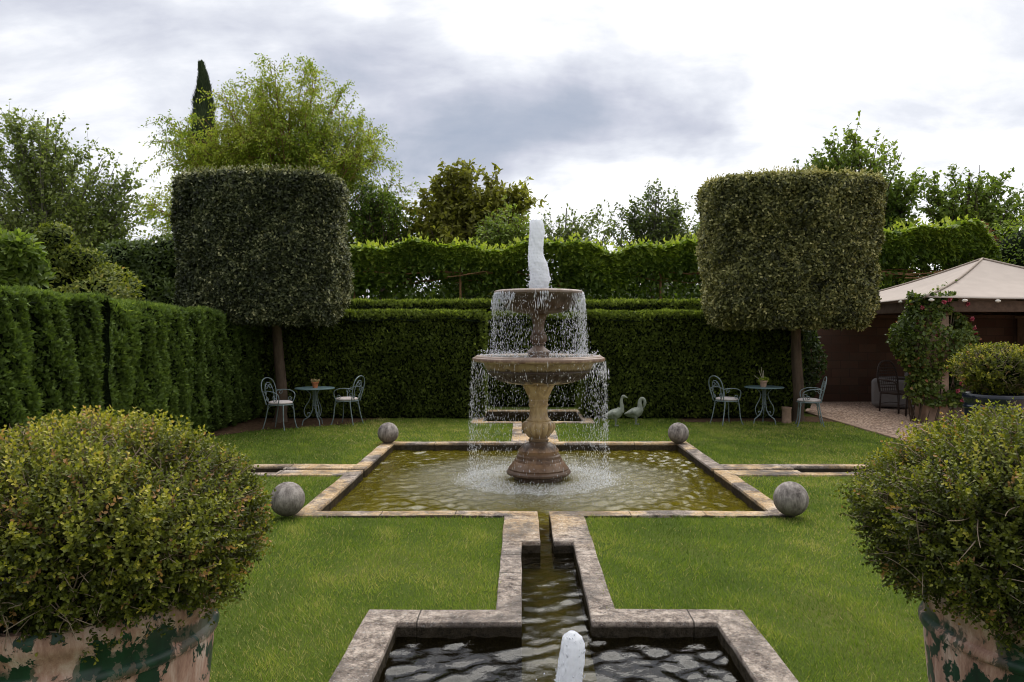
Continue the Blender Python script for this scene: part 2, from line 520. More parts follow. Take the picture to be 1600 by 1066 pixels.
def mat_planter():
    m, t = newmat('peeling_green_glaze')
    o = t.obj()
    d = t.noise(o, 5, 4, .6, 0, col=True)
    wv = t.node('ShaderNodeVectorMath', operation='MULTIPLY_ADD')
    t.put(wv.inputs[0], d); wv.inputs[1].default_value = (.12, .12, .12); t.put(wv.inputs[2], o)
    n = t.noise(t.scale(wv.outputs[0], (1, 1, .75)), 10, 9, .64, .15)
    n2 = t.noise(o, 3.2, 5, .6, .3)
    green = t.ramp(t.m('ADD', t.m('MULTIPLY', n, .7), t.m('MULTIPLY', n2, .3)), [(.470, 1), (.476, 0)], 'LINEAR')
    x, y, z = t.xyz(o)
    band = t.ramp(t.m('ADD', z, t.m('MULTIPLY', t.m('SUBTRACT', n, .5), .25)), [(.755, 0), (.775, .8), (.83, .8), (.85, 0)])
    green = t.m('MAXIMUM', green, t.m('MULTIPLY', band, t.ramp(n, [(.53, 1), (.55, 0)])))
    clay = t.ramp(t.noise(t.scale(o, (1, 1, .35)), 7, 8, .75, .3), [(.34, (.20, .10, .07)), (.46, (.42, .25, .185)), (.56, (.56, .42, .34)), (.66, (.68, .60, .54))])
    clay = t.mix(t.m('MULTIPLY', t.ramp(t.noise(t.scale(o, (1, 1, .12)), 26, 5, .7), [(.5, 0), (.7, 1)]), .35), clay, (.14, .10, .08))
    gcol = t.ramp(t.noise(t.scale(o, (1, 1, .3)), 16, 5, .7), [(.3, (.008, .022, .014)), (.6, (.012, .050, .024)), (.8, (.04, .085, .05))])
    col = t.mix(green, clay, gcol)
    rough = t.m('SUBTRACT', .85, t.m('MULTIPLY', green, .45))
    h = t.m('ADD', t.m('MULTIPLY', green, 1.0), t.m('MULTIPLY', n2, .4))
    t.out(t.principled(col, rough, .4, normal=t.bump(h, .6, .006)))
    return m
M['planter'] = mat_planter()

def mat_lawn():
    m, t = newmat('lawn_ground')
    o = t.obj()
    big = t.noise(o, .7, 5, .6, .4)
    fine = t.noise(o, 60, 4, .7)
    col = t.ramp(t.m('ADD', t.m('MULTIPLY', big, .6), t.m('MULTIPLY', fine, .4)), [(.35, (.05, .075, .012)), (.5, (.09, .13, .018)), (.66, (.17, .17, .045))])
    t.out(t.principled(col, .9, .1, normal=t.bump(fine, 1, .03)))
    return m
M['lawn'] = mat_lawn()
M['grass'] = leafmat('grass_blades', [(0, (.075, .118, .020)), (.30, (.150, .235, .036)), (.60, (.25, .33, .052)), (.82, (.40, .41, .11)), (1, (.58, .48, .25))], .38, .6, .15, (1.2, 1.2, .6))
M['soil'] = plain('bare_soil', (.10, .062, .038), .95, .05, vary=.45, sc=14, bump=1, bd=.03)

def mat_gravel():
    m, t = newmat('pink_gravel')
    o = t.obj()
    v = t.node('ShaderNodeTexVoronoi'); t.put(v.inputs['Vector'], o); v.inputs['Scale'].default_value = 28
    cx = t.xyz(v.outputs['Color'])
    n = t.noise(o, 2, 4, .6)
    col = t.ramp(t.m('ADD', t.m('MULTIPLY', cx[0], .8), t.m('MULTIPLY', n, .2)), [(.1, (.20, .12, .08)), (.5, (.42, .29, .21)), (.9, (.62, .48, .38))])
    col = t.mix(t.ramp(v.outputs['Distance'], [(.35, 0), (.7, .8)]), col, (.08, .05, .035))
    t.out(t.principled(col, .9, .2, normal=t.bump(v.outputs['Distance'], -1, .02)))
    return m
M['gravel'] = mat_gravel()

def mat_algae(name, a, b):
    m, t = newmat(name)
    n = t.noise(t.obj(), 2.2, 6, .65, .4)
    t.out(t.principled(t.ramp(n, [(.35, a), (.65, b)]), .9, .1))
    return m
M['algae'] = mat_algae('algae_pool_floor', (.13, .115, .014), (.34, .29, .036))
M['algae_ch'] = mat_algae('algae_channel_floor', (.055, .058, .016), (.16, .155, .036))
M['algae_dark'] = mat_algae('dark_pool_floor', (.006, .006, .008), (.02, .02, .02))

def mat_water(name, tint, murk, murkf, kind='small', c=(0, 0)):
    m, t = newmat(name)
    o = t.obj()
    x, y, z = t.xyz(o)
    foam = None
    fine = t.noise(o, 22, 4, .55, .5)
    if kind == 'main':
        rx = t.m('SUBTRACT', x, c[0]); ry = t.m('SUBTRACT', y, c[1])
        r = t.m('SQRT', t.m('ADD', t.m('MULTIPLY', rx, rx), t.m('MULTIPLY', ry, ry)))
        near = t.ramp(t.m('MULTIPLY', r, .33), [(.20, 1.0), (.50, .5), (.64, 0.0)])
        vf = t.noise(o, 70, 4, .6)
        nor = t.bump(t.m('ADD', t.m('MULTIPLY', fine, .25), t.m('MULTIPLY', vf, t.m('MULTIPLY', near, .5))), 1.0, .02)
        wn = t.noise(o, 2.2, 4, .6, 0)
        fm = t.ramp(t.m('MULTIPLY', t.m('ADD', r, t.m('MULTIPLY', t.m('SUBTRACT', wn, .5), .3)), .5), [(.18, .1), (.30, .65), (.44, .80), (.52, .25), (.80, .10), (.95, 0)])
        foam = t.m('MULTIPLY', fm, t.ramp(t.noise(o, 75, 5, .75, .3), [(.47, 0), (.60, 1)]))
    else:
        nor = t.bump(fine, .5, .006)
    fr = t.node('ShaderNodeFresnel'); fr.inputs['IOR'].default_value = 1.34; t.put(fr.inputs['Normal'], nor)
    tr = t.node('ShaderNodeBsdfTransparent'); t.put(tr.inputs[0], (*tint, 1))
    df = t.node('ShaderNodeBsdfDiffuse'); t.put(df.inputs[0], (*murk, 1))
    gl = t.node('ShaderNodeBsdfGlossy'); t.put(gl.inputs['Roughness'], .02); t.put(gl.inputs['Normal'], nor)
    body = t.mixsh(murkf, tr.outputs[0], df.outputs[0])
    sh = t.mixsh(fr.outputs[0], body, gl.outputs[0])
    if foam is not None:
        fd = t.node('ShaderNodeBsdfDiffuse'); t.put(fd.inputs[0], (.8, .82, .84, 1))
        sh = t.mixsh(foam, sh, fd.outputs[0])
    t.out(sh)
    return m
M['water_main'] = mat_water('green_pool_water', (.80, .74, .26), (.15, .125, .010), .55, 'main', (.21, 9.5))
M['water_small'] = mat_water('dark_basin_water', (.62, .56, .34), (.012, .011, .005), .12)

def mat_spray(name, trf, jet=False):
    m, t = newmat(name)
    o = t.obj()
    n = t.noise(t.scale(o, (1, 1, .35)), 55, 6, .75)
    p = t.principled(t.ramp(n, [(.3, (.90, .92, .96)), (.6, (.99, .99, 1.0))]), .25, .5, normal=t.bump(n, .7, .006))
    tr = t.node('ShaderNodeBsdfTranslucent'); t.put(tr.inputs[0], (.93, .95, 1, 1))
    sh = t.mixsh(.55, p, tr.outputs[0])
    tp = t.node('ShaderNodeBsdfTransparent')
    if jet:
        lw = t.node('ShaderNodeLayerWeight'); lw.inputs[0].default_value = .35
        z = t.xyz(o)[2]
        f = t.m('MULTIPLY', t.ramp(t.m('ADD', t.m('MULTIPLY', n, .7), t.m('MULTIPLY', lw.outputs['Facing'], .45)), [(.56, 0), (.74, 1)]), .45)
        sh = t.mixsh(f, sh, tp.outputs[0])
    else:
        sh = t.mixsh(trf, sh, tp.outputs[0])
    t.out(sh)
    return m
M['spray'] = mat_spray('falling_water_drops', .22)
M['jet'] = mat_spray('frothy_jet_water', 0, True)
M['iron'] = plain('verdigris_painted_iron', (.17, .215, .22), .5, .5, vary=.35, sc=40)
M['iron_top'] = plain('blue_green_table_paint', (.12, .19, .20), .38, .5, vary=.2, sc=15)
M['cushion'] = plain('off_white_cushion', (.62, .55, .52), .9, .1, vary=.08, sc=30)
M['terracotta'] = plain('terracotta', (.45, .16, .07), .8, .2)
M['pale_clay'] = plain('pale_clay', (.42, .28, .20), .85, .2)
M['goose'] = plain('verdigris_bronze', (.23, .25, .20), .7, .5, vary=.35, sc=14)
M['canvas'] = plain('beige_canvas', (.43, .37, .325), .9, .1, vary=.06, sc=3, bump=.3, bd=.02)
M['seam'] = plain('canvas_seam', (.36, .30, .25), .9, .1)
M['wood'] = plain('brown_timber', (.12, .08, .06), .8, .2, vary=.3, sc=10)
M['tie'] = plain('white_rope_tie', (.7, .66, .6), .9, .1)
M['pillar'] = plain('tan_pillar_stone', (.32, .22, .16), .9, .2, vary=.3, sc=8, bump=.6, bd=.02)
M['wicker'] = plain('dark_wicker', (.045, .030, .024), .7, .3, vary=.4, sc=60, bump=.8, bd=.01)
M['slip'] = plain('grey_slipcover', (.20, .185, .18), .9, .1, vary=.1, sc=6)
M['navy'] = plain('navy_glaze', (.012, .016, .03), .18, .6, vary=.3, sc=8)
M['flower'] = leafmat('pink_petals', [(0, (.42, .05, .10)), (.6, (.62, .14, .20)), (1, (.75, .38, .36))], .3, .6, .2, (1, .8, .8))
M['stick'] = plain('dry_stick', (.40, .36, .26), .8, .2)

def mat_brick():
    m, t = newmat('brown_brick')
    o = t.obj()
    x, y, z = t.xyz(o)
    cb = t.node('ShaderNodeCombineXYZ'); t.put(cb.inputs[0], x); t.put(cb.inputs[1], z)
    b = t.node('ShaderNodeTexBrick'); t.put(b.inputs['Vector'], cb.outputs[0])
    b.inputs['Scale'].default_value = 1; b.inputs['Brick Width'].default_value = .44; b.inputs['Row Height'].default_value = .20
    b.inputs['Mortar Size'].default_value = .008
    b.inputs['Color1'].default_value = (.085, .045, .032, 1); b.inputs['Color2'].default_value = (.12, .068, .048, 1)
    b.inputs['Mortar'].default_value = (.07, .045, .035, 1)
    n = t.noise(o, 5, 5, .6)
    col = t.mix(t.ramp(n, [(.4, 0), (.7, .5)]), b.outputs[0], (.08, .06, .045))
    t.out(t.principled(col, .9, .15, normal=t.bump(n, .6, .02)))
    return m
M['brick'] = mat_brick()

# ================================================================== the ground, pools and copings
CX, CY = .21, 9.5
# plan rectangles (x0,x1,y0,y1)
def rect(hx0, hx1, hy0, hy1): return (CX + hx0, CX + hx1, CY + hy0, CY + hy1)
OUT = {'main': [rect(-2.335, 2.335, -2.365, 2.365)],
       'front': [rect(-.37, .37, -4.75, -2.365), rect(-1.155, 1.155, -7.07, -4.75)],
       'back': [rect(-.37, .37, 2.365, 4.75), rect(-1.155, 1.155, 4.75, 7.07)],
       'left': [rect(-4.75, -2.335, -.37, .37)],
       'right': [rect(2.335, 4.9, -.37, .37)]}
INN = {'main': [rect(-2.155, 2.155, -2.18, 2.18)],
       'slots': [rect(-.055, .055, -3.25, 3.25), rect(-3.18, 3.18, -.055, .055)],
       'front': [rect(-.21, .21, -4.97, -3.25), rect(-.95, .95, -6.86, -4.96)],
       'back': [rect(-.21, .21, 3.25, 4.97), rect(-.95, .95, 4.96, 6.86)],
       'left': [rect(-4.55, -3.18, -.21, .21)],
       'right': [rect(3.18, 4.7, -.21, .21)]}
def inside(rs, x, y):
    return any(a < x < b and c < y < d for a, b, c, d in rs)
allout = sum(OUT.values(), []); allin = sum(INN.values(), [])

def plan(inc, z0, z1, extra_x=(), extra_y=(), step=None, bounds=None, top_only=False, rs=None):
    rr = rs or (allout + allin)
    xs = sorted(set([round(v, 4) for q in rr for v in q[:2]] + list(extra_x)))
    ys = sorted(set([round(v, 4) for q in rr for v in q[2:]] + list(extra_y)))
    if step:
        def sub(a):
            o = []
            for p, q in zip(a[:-1], a[1:]):
                if bounds is None or (bounds[0] <= p and q <= bounds[1]):
                    n = max(1, int((q - p) / step)); o += [p + (q - p) * i / n for i in range(n)]
                else: o.append(p)
            return o + [a[-1]]
        xs, ys = sub(xs), sub(ys)
    cell = {}
    for i in range(len(xs) - 1):
        for j in range(len(ys) - 1):
            if inc((xs[i] + xs[i + 1]) / 2, (ys[j] + ys[j + 1]) / 2): cell[i, j] = 1
    vid, V, Fq = {}, [], []
    def vv(i, j, k):
        key = (i, j, k)
        if key not in vid:
            vid[key] = len(V); V.append((xs[i], ys[j], z1 if k else z0))
        return vid[key]
    for (i, j) in cell:
        Fq.append([vv(i, j, 1), vv(i + 1, j, 1), vv(i + 1, j + 1, 1), vv(i, j + 1, 1)])
        if top_only: continue
        Fq.append([vv(i, j, 0), vv(i, j + 1, 0), vv(i + 1, j + 1, 0), vv(i + 1, j, 0)])
        if (i - 1, j) not in cell: Fq.append([vv(i, j, 0), vv(i, j, 1), vv(i, j + 1, 1), vv(i, j + 1, 0)])
        if (i + 1, j) not in cell: Fq.append([vv(i + 1, j, 0), vv(i + 1, j + 1, 0), vv(i + 1, j + 1, 1), vv(i + 1, j, 1)])
        if (i, j - 1) not in cell: Fq.append([vv(i, j, 0), vv(i + 1, j, 0), vv(i + 1, j, 1), vv(i, j, 1)])
        if (i, j + 1) not in cell: Fq.append([vv(i, j + 1, 0), vv(i, j + 1, 1), vv(i + 1, j + 1, 1), vv(i + 1, j + 1, 0)])
    mb = MB()
    mb.add(V, Fq)
    return mb

# lawn to the horizon, with holes where the basins are sunk
o = plan(lambda x, y: not inside(allout, x, y), 0, 0, (-600, -60, -8, 10, 60, 600), (-60, -5, 20, 60, 900), top_only=True).build('lawn', M['lawn'])
tag(o, kind='structure')

copdesc = {'main': ('pool_coping', 'square ochre-stained stone coping around the large fountain pool', 'pool coping'),
           'front': ('channel_coping', 'grey speckled stone coping of the small basin and channel nearest the viewer', 'pool coping'),
           'back': ('channel_coping', 'pale stone coping of the small basin and channel behind the fountain by the hedge', 'pool coping'),
           'left': ('channel_coping', 'stone coping of the side channel running from the pool towards the tall left hedge', 'pool coping'),
           'right': ('channel_coping', 'stone coping of the side channel running from the pool towards the gravel', 'pool coping')}
water_z = {'main': -.090, 'front': -.070, 'back': -.070, 'left': -.085, 'right': -.085}
for k in OUT:
    nm, lab, cat = copdesc[k]
    mb = plan(lambda x, y: inside(OUT[k], x, y) and not inside(allin, x, y), -.5, .022, step=.09, bounds=(-6, 17))
    V = mb.v[0]
    # worn, slightly uneven top edge
    top = V[:, 2] > 0
    q = V.copy(); q[:, 2] = 0
    V[top, 2] += .004 * fnoise(q[top], 6, 3)
    V[:, 0] += .004 * fnoise(q, 9, 4); V[:, 1] += .004 * fnoise(q, 9, 5)
    o = mb.build(nm, M['stone'])
    bevel(o, .007, 2, 50)
    tag(o, lab, cat, None if k == 'main' else 'channel copings leading off the pool')
    def wat(x, y, k=k):
        return inside(OUT[k], x, y) and inside(allin, x, y)
    fl = plan(wat, 0, -.42 if k in ('main', 'front', 'back') else -.3, top_only=True)
    fl.build('basin_floor', M['algae'] if k == 'main' else (M['algae_dark'] if k in ('front', 'back') else M['algae_ch']), o)
    if k in ('front', 'back'):
        s = 1 if k == 'back' else -1
        bed = MB()
        ya, yb = sorted((CY + s * 2.4, CY + s * 6.80))
        boxm(bed, CX - .209, CX + .209, ya, yb, -.40, -.20)
        bed.build('channel_bed', M['algae_ch'], o)
    wm = plan(wat, 0, water_z[k], top_only=True, step=.028)
    V = wm.v[0]
    X, Y_ = V[:, 0], V[:, 1]
    wr = np.random.default_rng(77)
    hz_ = np.zeros(len(V))
    if k == 'main':
        r = np.hypot(X - CX, Y_ - CY)
        warp = .35 * fnoise(V, 1.6, 91)
        hz_ += .0026 * np.sin(r * 60 + warp * 5) * np.interp(r, [.4, .9, 1.7, 2.1, 3], [1, 1, .75, .25, .1])
        hz_ += .0040 * np.sin(r * 31 + warp * 7) * np.interp(r, [.4, .9, 1.8, 2.4, 3], [.6, .9, 1.0, .8, .7])
        for i in range(16):
            a_ = wr.uniform(0, 6.28); kk = wr.uniform(22, 95)
            hz_ += (.10 + .07 * fnoise(V, 1.3, 55)) / kk / 1.9 * np.sin(kk * (X * np.cos(a_) + Y_ * np.sin(a_)) + wr.uniform(0, 6.28) + .8 * fnoise(V, 2.5, 92 + i))
    else:
        c0 = np.array([CX, 3.42 if k != 'back' else 15.6])
        r = np.hypot(X - c0[0], Y_ - c0[1])
        hz_ += .0034 * np.sin(r * 40 + 2.0 * fnoise(V, 2.2, 95)) * np.interp(r, [0, .9, 1.6, 3], [1, .8, .35, .1])
        for i in range(14):
            a_ = wr.uniform(0, 6.28); kk = wr.uniform(24, 95)
            hz_ += .165 / kk / 1.9 * np.sin(kk * (X * np.cos(a_) + Y_ * np.sin(a_)) + wr.uniform(0, 6.28) + 1.0 * fnoise(V, 2.0, 92 + i)) * np.interp(r, [0, 1.2, 2, 3], [1, .9, .6, .5])
    V[:, 2] += hz_
    wo_ = wm.build('water', M['water_main'] if k == 'main' else M['water_small'], None, smooth=True)
    tag(wo_, kind='structure')

# gravel terrace right of the lawn with a brick edging strip
mb = MB(); mb.add([(6.05, 4, .008), (20, 4, .008), (20, 18.6, .008), (6.05, 18.6, .008)], [[0, 1, 2, 3]])
tag(mb.build('gravel', M['gravel']), kind='structure')
mb = MB(); boxm(mb, 5.95, 6.06, 4, 16.2, -.05, .028)
tag(bevel(mb.build('lawn_edging', M['pillar']), .01), 'narrow brick edging strip between the lawn and the gravel', 'edging')
mb = MB()
pts = [(-5.4, 12.2), (-4.95, 12.7), (-4.5, 13.35), (-3.8, 13.75), (-3.2, 14.2), (-3.0, 14.7), (-2.8, 15.3), (-5.4, 15.3)]
cen = (-4.5, 14.3)
out = spline([(a, b, .006) for a, b in pts] + [(*pts[0], .006)], 5)
nn = len(out)
mb.add(np.vstack([[(*cen, .006)], out]), [[0, i + 1, i + 2] for i in range(nn - 1)])
tag(mb.build('soil_bed', M['soil']), kind='structure')
SOILPOLY = out[:, :2]
mb = MB(); mb.add([(3.0, 14.45, .006), (5.95, 14.45, .006), (5.95, 15.4, .006), (3.0, 15.4, .006)], [[0, 1, 2, 3]])
tag(mb.build('soil_bed', M['soil']), kind='structure')

def in_poly(P2, poly):
    x, y = P2[:, 0], P2[:, 1]
    c = np.zeros(len(x), bool)
    j = len(poly) - 1
    for i in range(len(poly)):
        xi, yi = poly[i]; xj, yj = poly[j]
        hit = ((yi > y) != (yj > y)) & (x < (xj - xi) * (y - yi) / (yj - yi + 1e-12) + xi)
        c ^= hit
        j = i
    return c

# ------------------------------------------------------------------ grass
mb = MB()
for (y0, y1, dens, bw, bh) in [(2.4, 5.0, 8200, .0034, .036), (5.0, 8.0, 5000, .0046, .036), (8.0, 11.5, 2700, .007, .036), (11.5, 15.1, 1500, .010, .036)]:
    x0, x1 = -5.2, 5.95
    n = int((x1 - x0) * (y1 - y0) * dens)
    p = np.stack([U(n, x0, x1), U(n, y0, y1), np.zeros(n)], 1)
    keep = np.ones(n, bool)
    for a, b, c, d in allout:
        e_ = rng.exponential(.014, n); keep &= ~((p[:, 0] > a + e_) & (p[:, 0] < b - e_) & (p[:, 1] > c + e_) & (p[:, 1] < d - e_))
    for a, b, c, d in allin + [(CX - .2, CX + .2, 4.4, 7.4), (CX - .2, CX + .2, 11.6, 14.6)]:
        keep &= ~((p[:, 0] > a - .05) & (p[:, 0] < b + .05) & (p[:, 1] > c - .05) & (p[:, 1] < d + .05))
    soil = in_poly(p[:, :2] + rng.normal(size=(n, 2)) * .10, SOILPOLY)
    keep &= ~soil
    keep &= ~((p[:, 0] > 3.1) & (p[:, 1] > 14.45 + .1 * fnoise(p, 3, 12)))
    patch = fnoise(p, 1.1, 21) * .5 + fnoise(p, 3.2, 22) * .45 + fnoise(p, 8, 24) * .35
    keep &= rng.random(n) < np.clip(1.05 + patch * .35, .3, 1)
    p = p[keep]; patch = patch[keep]; n = len(p)
    clump = fnoise(p, 14, 23)
    lean = rdir(n) * .85; lean[:, 2] = 1
    lean[:, 0] += .25 * np.sin(p[:, 1] * 2.2 + 1); lean = nrm(lean)
    L = bh * U(n, .45, 1.25) * (1 + .34 * clump)
    edge = fnoise(p, .8, 31)
    var = np.clip(.42 + .34 * patch + .14 * clump + rng.normal(size=n) * .17, 0, .92)
    dead = rng.random(n) < np.clip(.035 + .12 * np.clip(fnoise(p, 2.0, 33), 0, 2), 0, .3)
    var[dead] = U(dead.sum(), .86, 1.0)
    leaves(mb, p, lean, rdir(n), L, bw * U(n, .7, 1.4), var, LEAF3, 0, .25)
tag(mb.build('grass', M['grass']), 'short mown lawn grass', 'grass', kind='stuff')

# ================================================================== stone balls
for (x, y, lab) in [(-2.17, 7.12, 'grey stone ball on the near left corner of the pool coping'),
                    (2.50, 7.13, 'darker grey stone ball on the near right corner of the pool coping'),
                    (-2.03, 11.68, 'pale stone ball on the far left corner of the pool coping'),
                    (2.38, 11.66, 'pale mottled stone ball on the far right corner of the pool coping')]:
    mb = MB()
    ellipsoid(mb, (0, 0, 0), (.158, .158, .158), 48, 28, .006, 6, int(x * 10) + 40)
    o = mb.build('stone_ball', M['ball'], None, True)
    o.location = (x, y, .022 + .156)
    o.rotation_euler = (0, 0, x * 3)
    tag(o, lab, 'stone ball', 'stone balls on the pool corners')

# ================================================================== fountain
ft = thing('tiered_fountain', 'two-tiered stone fountain standing in the large pool', 'fountain', (CX, CY, 0))
def gad(n, amp, z0, z1, p=.8):
    def f(r, z, th):
        wz = np.clip((z - z0) / .03, 0, 1) * np.clip((z1 - z) / .03, 0, 1)
        g = np.abs(np.sin(th * n / 2)) ** p
        return r * (1 - amp * wz * (1 - g))
    return f
mb = MB()
lathe(mb, [(.30, -.42), (.30, -.05), (.30, -.035)], 48)
lathe(mb, [(.30, -.035), (.375, -.035), (.396, -.02), (.398, .0), (.385, .02), (.368, .03), (.372, .045), (.360, .06), (.335, .085), (.318, .115),
           (.296, .13), (.290, .155), (.276, .168), (.272, .20), (.250, .215), (.246, .245), (.252, .262), (.232, .285), (.206, .315), (.165, .345),
           (.118, .358), (.112, .37)], 96)
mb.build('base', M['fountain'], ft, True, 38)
mb = MB()
lathe(mb, [(.110, .37), (.124, .375), (.126, .392), (.112, .400), (.112, .415)], 96)
lathe(mb, [(.112, .415), (.138, .432), (.158, .458), (.182, .485), (.204, .52), (.214, .555), (.212, .580), (.196, .602), (.170, .615)], 168, mod=gad(14, .13, .41, .62))
lathe(mb, [(.170, .615), (.150, .622), (.152, .637), (.140, .648), (.124, .66), (.114, .68), (.110, .72), (.109, .79), (.112, .80), (.122, .805), (.124, .825), (.115, .83),
           (.114, .86), (.122, .868), (.122, .882), (.118, .89), (.128, .92), (.148, .96), (.166, 1.00), (.186, 1.04), (.196, 1.058), (.205, 1.063), (.205, 1.080)], 96)
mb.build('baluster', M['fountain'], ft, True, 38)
def frieze(r, z, th):
    wz = np.clip((z - 1.085) / .03, 0, 1) * np.clip((1.235 - z) / .03, 0, 1)
    g = (np.abs(np.sin(th * 16)) ** .6) * .5 + .35 * np.abs(np.sin(th * 32 + z * 30)) + .25 * np.sin(z * 95) * np.sin(th * 48)
    return r * (1 - .085 * wz * g)
mb = MB()
lathe(mb, [(.205, 1.080), (.25, 1.078), (.32, 1.082), (.39, 1.092), (.46, 1.108), (.515, 1.128), (.555, 1.150), (.59, 1.175), (.615, 1.20), (.632, 1.225)], 256, mod=frieze)
lathe(mb, [(.632, 1.225), (.645, 1.236), (.640, 1.25), (.650, 1.262), (.668, 1.30), (.676, 1.33), (.690, 1.345), (.740, 1.352), (.800, 1.358), (.818, 1.368), (.822, 1.385),
           (.815, 1.402), (.790, 1.412), (.786, 1.420), (.765, 1.430), (.735, 1.430), (.71, 1.415), (.66, 1.36), (.5, 1.29), (.12, 1.27)], 128)
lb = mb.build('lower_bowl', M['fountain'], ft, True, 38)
mb = MB(); lathe(mb, [(.735, 1.422), (.10, 1.422)], 64, close_top=True)
mb.build('bowl_water', M['water_small'], lb, True)
mb = MB()
lathe(mb, [(.10, 1.27), (.13, 1.44), (.135, 1.462), (.150, 1.468), (.148, 1.482), (.118, 1.50), (.085, 1.525), (.064, 1.548), (.058, 1.56), (.085, 1.568), (.088, 1.58), (.080, 1.585)], 64)
lathe(mb, [(.080, 1.585), (.098, 1.60), (.108, 1.63), (.108, 1.66), (.098, 1.682), (.075, 1.695)], 96, mod=gad(12, .12, 1.58, 1.69))
lathe(mb, [(.075, 1.695), (.090, 1.70), (.088, 1.712), (.074, 1.722), (.070, 1.75), (.070, 1.80), (.078, 1.85), (.092, 1.89), (.106, 1.92), (.118, 1.935), (.135, 1.945)], 64)
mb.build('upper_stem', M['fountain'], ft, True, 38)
mb = MB()
lathe(mb, [(.135, 1.945), (.20, 1.948), (.28, 1.96), (.35, 1.985), (.41, 2.02), (.455, 2.065), (.485, 2.12), (.495, 2.16), (.505, 2.168), (.535, 2.175), (.552, 2.19),
           (.552, 2.212), (.54, 2.226), (.515, 2.232), (.49, 2.226), (.46, 2.18), (.3, 2.10), (.02, 2.06)], 128,
      mod=lambda r, z, th: r * (1 - .03 * np.clip((z - 1.95) / .03, 0, 1) * np.clip((2.12 - z) / .05, 0, 1) * (1 - np.abs(np.sin(th * 10)) ** .7)))
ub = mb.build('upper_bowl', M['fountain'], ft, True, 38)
mb = MB(); lathe(mb, [(.49, 2.222), (.03, 2.222)], 64, close_top=True)
mb.build('bowl_water', M['water_small'], ub, True)

# ------------------------------------------------------------------ water jets
def drops(mb, P0, D, L, W):
    n = len(P0)
    D = nrm(D)
    A = nrm(np.cross(D, rdir(n))); Bq = np.cross(D, A)
    L = L[:, None]; W = W[:, None]
    V = np.stack([P0 - D * L * .5, P0 + A * W, P0 + Bq * W, P0 - A * W, P0 - Bq * W, P0 + D * L * .5], 1)
    Fc = np.array([[0, 2, 1], [0, 3, 2], [0, 4, 3], [0, 1, 4], [5, 1, 2], [5, 2, 3], [5, 3, 4], [5, 4, 1]])
    mb.add(V.reshape(-1, 3), (np.arange(n)[:, None, None] * 6 + Fc[None]).reshape(-1, 3))

def jet(name, label, loc, h, prof, seed, lean):
    mb = MB()
    k, seg = 170, 72
    th = np.arange(seg) / seg * 2 * math.pi
    zs = np.linspace(0, h, k)
    t = zs / h
    r = np.interp(t, prof[0], prof[1])
    P3 = np.stack([np.cos(th)[None, :] * np.ones((k, 1)), np.sin(th)[None, :] * np.ones((k, 1)), (zs[:, None] * 9) * np.ones((1, seg))], -1).reshape(-1, 3)
    nz = fnoise(P3 * np.array([1.3, 1.3, .55]), 1.0, seed) * .10 + fnoise(P3, 3.0, seed + 1) * .08 + fnoise(P3, 8.0, seed + 2) * .065 + fnoise(P3, 17.0, seed + 3) * .05
    rr = r[:, None] * (1 + nz.reshape(k, seg) * (.55 + .6 * (1 - t))[:, None])
    rr = rr + .8 * r[:, None] * np.clip(fnoise(P3 * np.array([1, 1, .5]), 2.4, seed + 5).reshape(k, seg) - .7, 0, 1) * np.clip(1.1 - t * 1.3, 0, 1)[:, None]
    rr = rr + (r * .28 * np.clip((.55 - t) * 8, 0, 1))[:, None] * np.clip(np.cos(th - .2), 0, 1)[None] ** 2
    cxn = lean * t + .010 * np.sin(t * 9)
    V = np.stack([cxn[:, None] + rr * np.cos(th), rr * np.sin(th), zs[:, None] * np.ones(seg)], -1).reshape(-1, 3)
    idx = np.arange(k * seg).reshape(k, seg)
    q = np.stack([idx[:-1], np.roll(idx, -1, 1)[:-1], np.roll(idx, -1, 1)[1:], idx[1:]], -1).reshape(-1, 4)
    mb.add(V, q)
    mb.f.append(idx[-1][None]); mb.mi.append(np.array([0]))
    # dense froth core and torn-off strands clinging to the column
    n = int(520 * h)
    tt = U(n) ** 1.15; a = U(n, 0, 6.28)
    rad = np.interp(tt, prof[0], prof[1])
    out_ = rng.exponential(.10, n) * (1.15 - tt)
    inner = U(n) < .1
    rq = np.where(inner, rad * U(n, .2, .8), rad * (.97 + out_))
    p = np.stack([lean * tt + .010 * np.sin(tt * 9) + rq * np.cos(a), rq * np.sin(a), tt * h], 1)
    drops(mb, p, nrm(np.array([0, 0, 1.]) + rdir(n) * .5), U(n, .008, .030), U(n, .0015, .0045))
    o = mb.build(name, M['jet'], None, True)
    o.location = loc
    return tag(o, label, 'water jet', 'water jets')
jet('water_jet', 'tall white column of water rising from the top bowl of the fountain', (CX - .015, CY, 2.20), .92,
    ([0, .12, .3, .5, .56, .62, .8, .93, .975, 1], [.104, .100, .098, .096, .093, .090, .089, .087, .076, .030]), 3, -.02)
jet('water_jet', 'short white bubbling jet in the small dark basin nearest the viewer', (CX + .01, 3.42, -.09), .495,
    ([0, .15, .4, .7, .88, .95, 1], [.095, .072, .062, .058, .052, .042, .014]), 13, -.0)

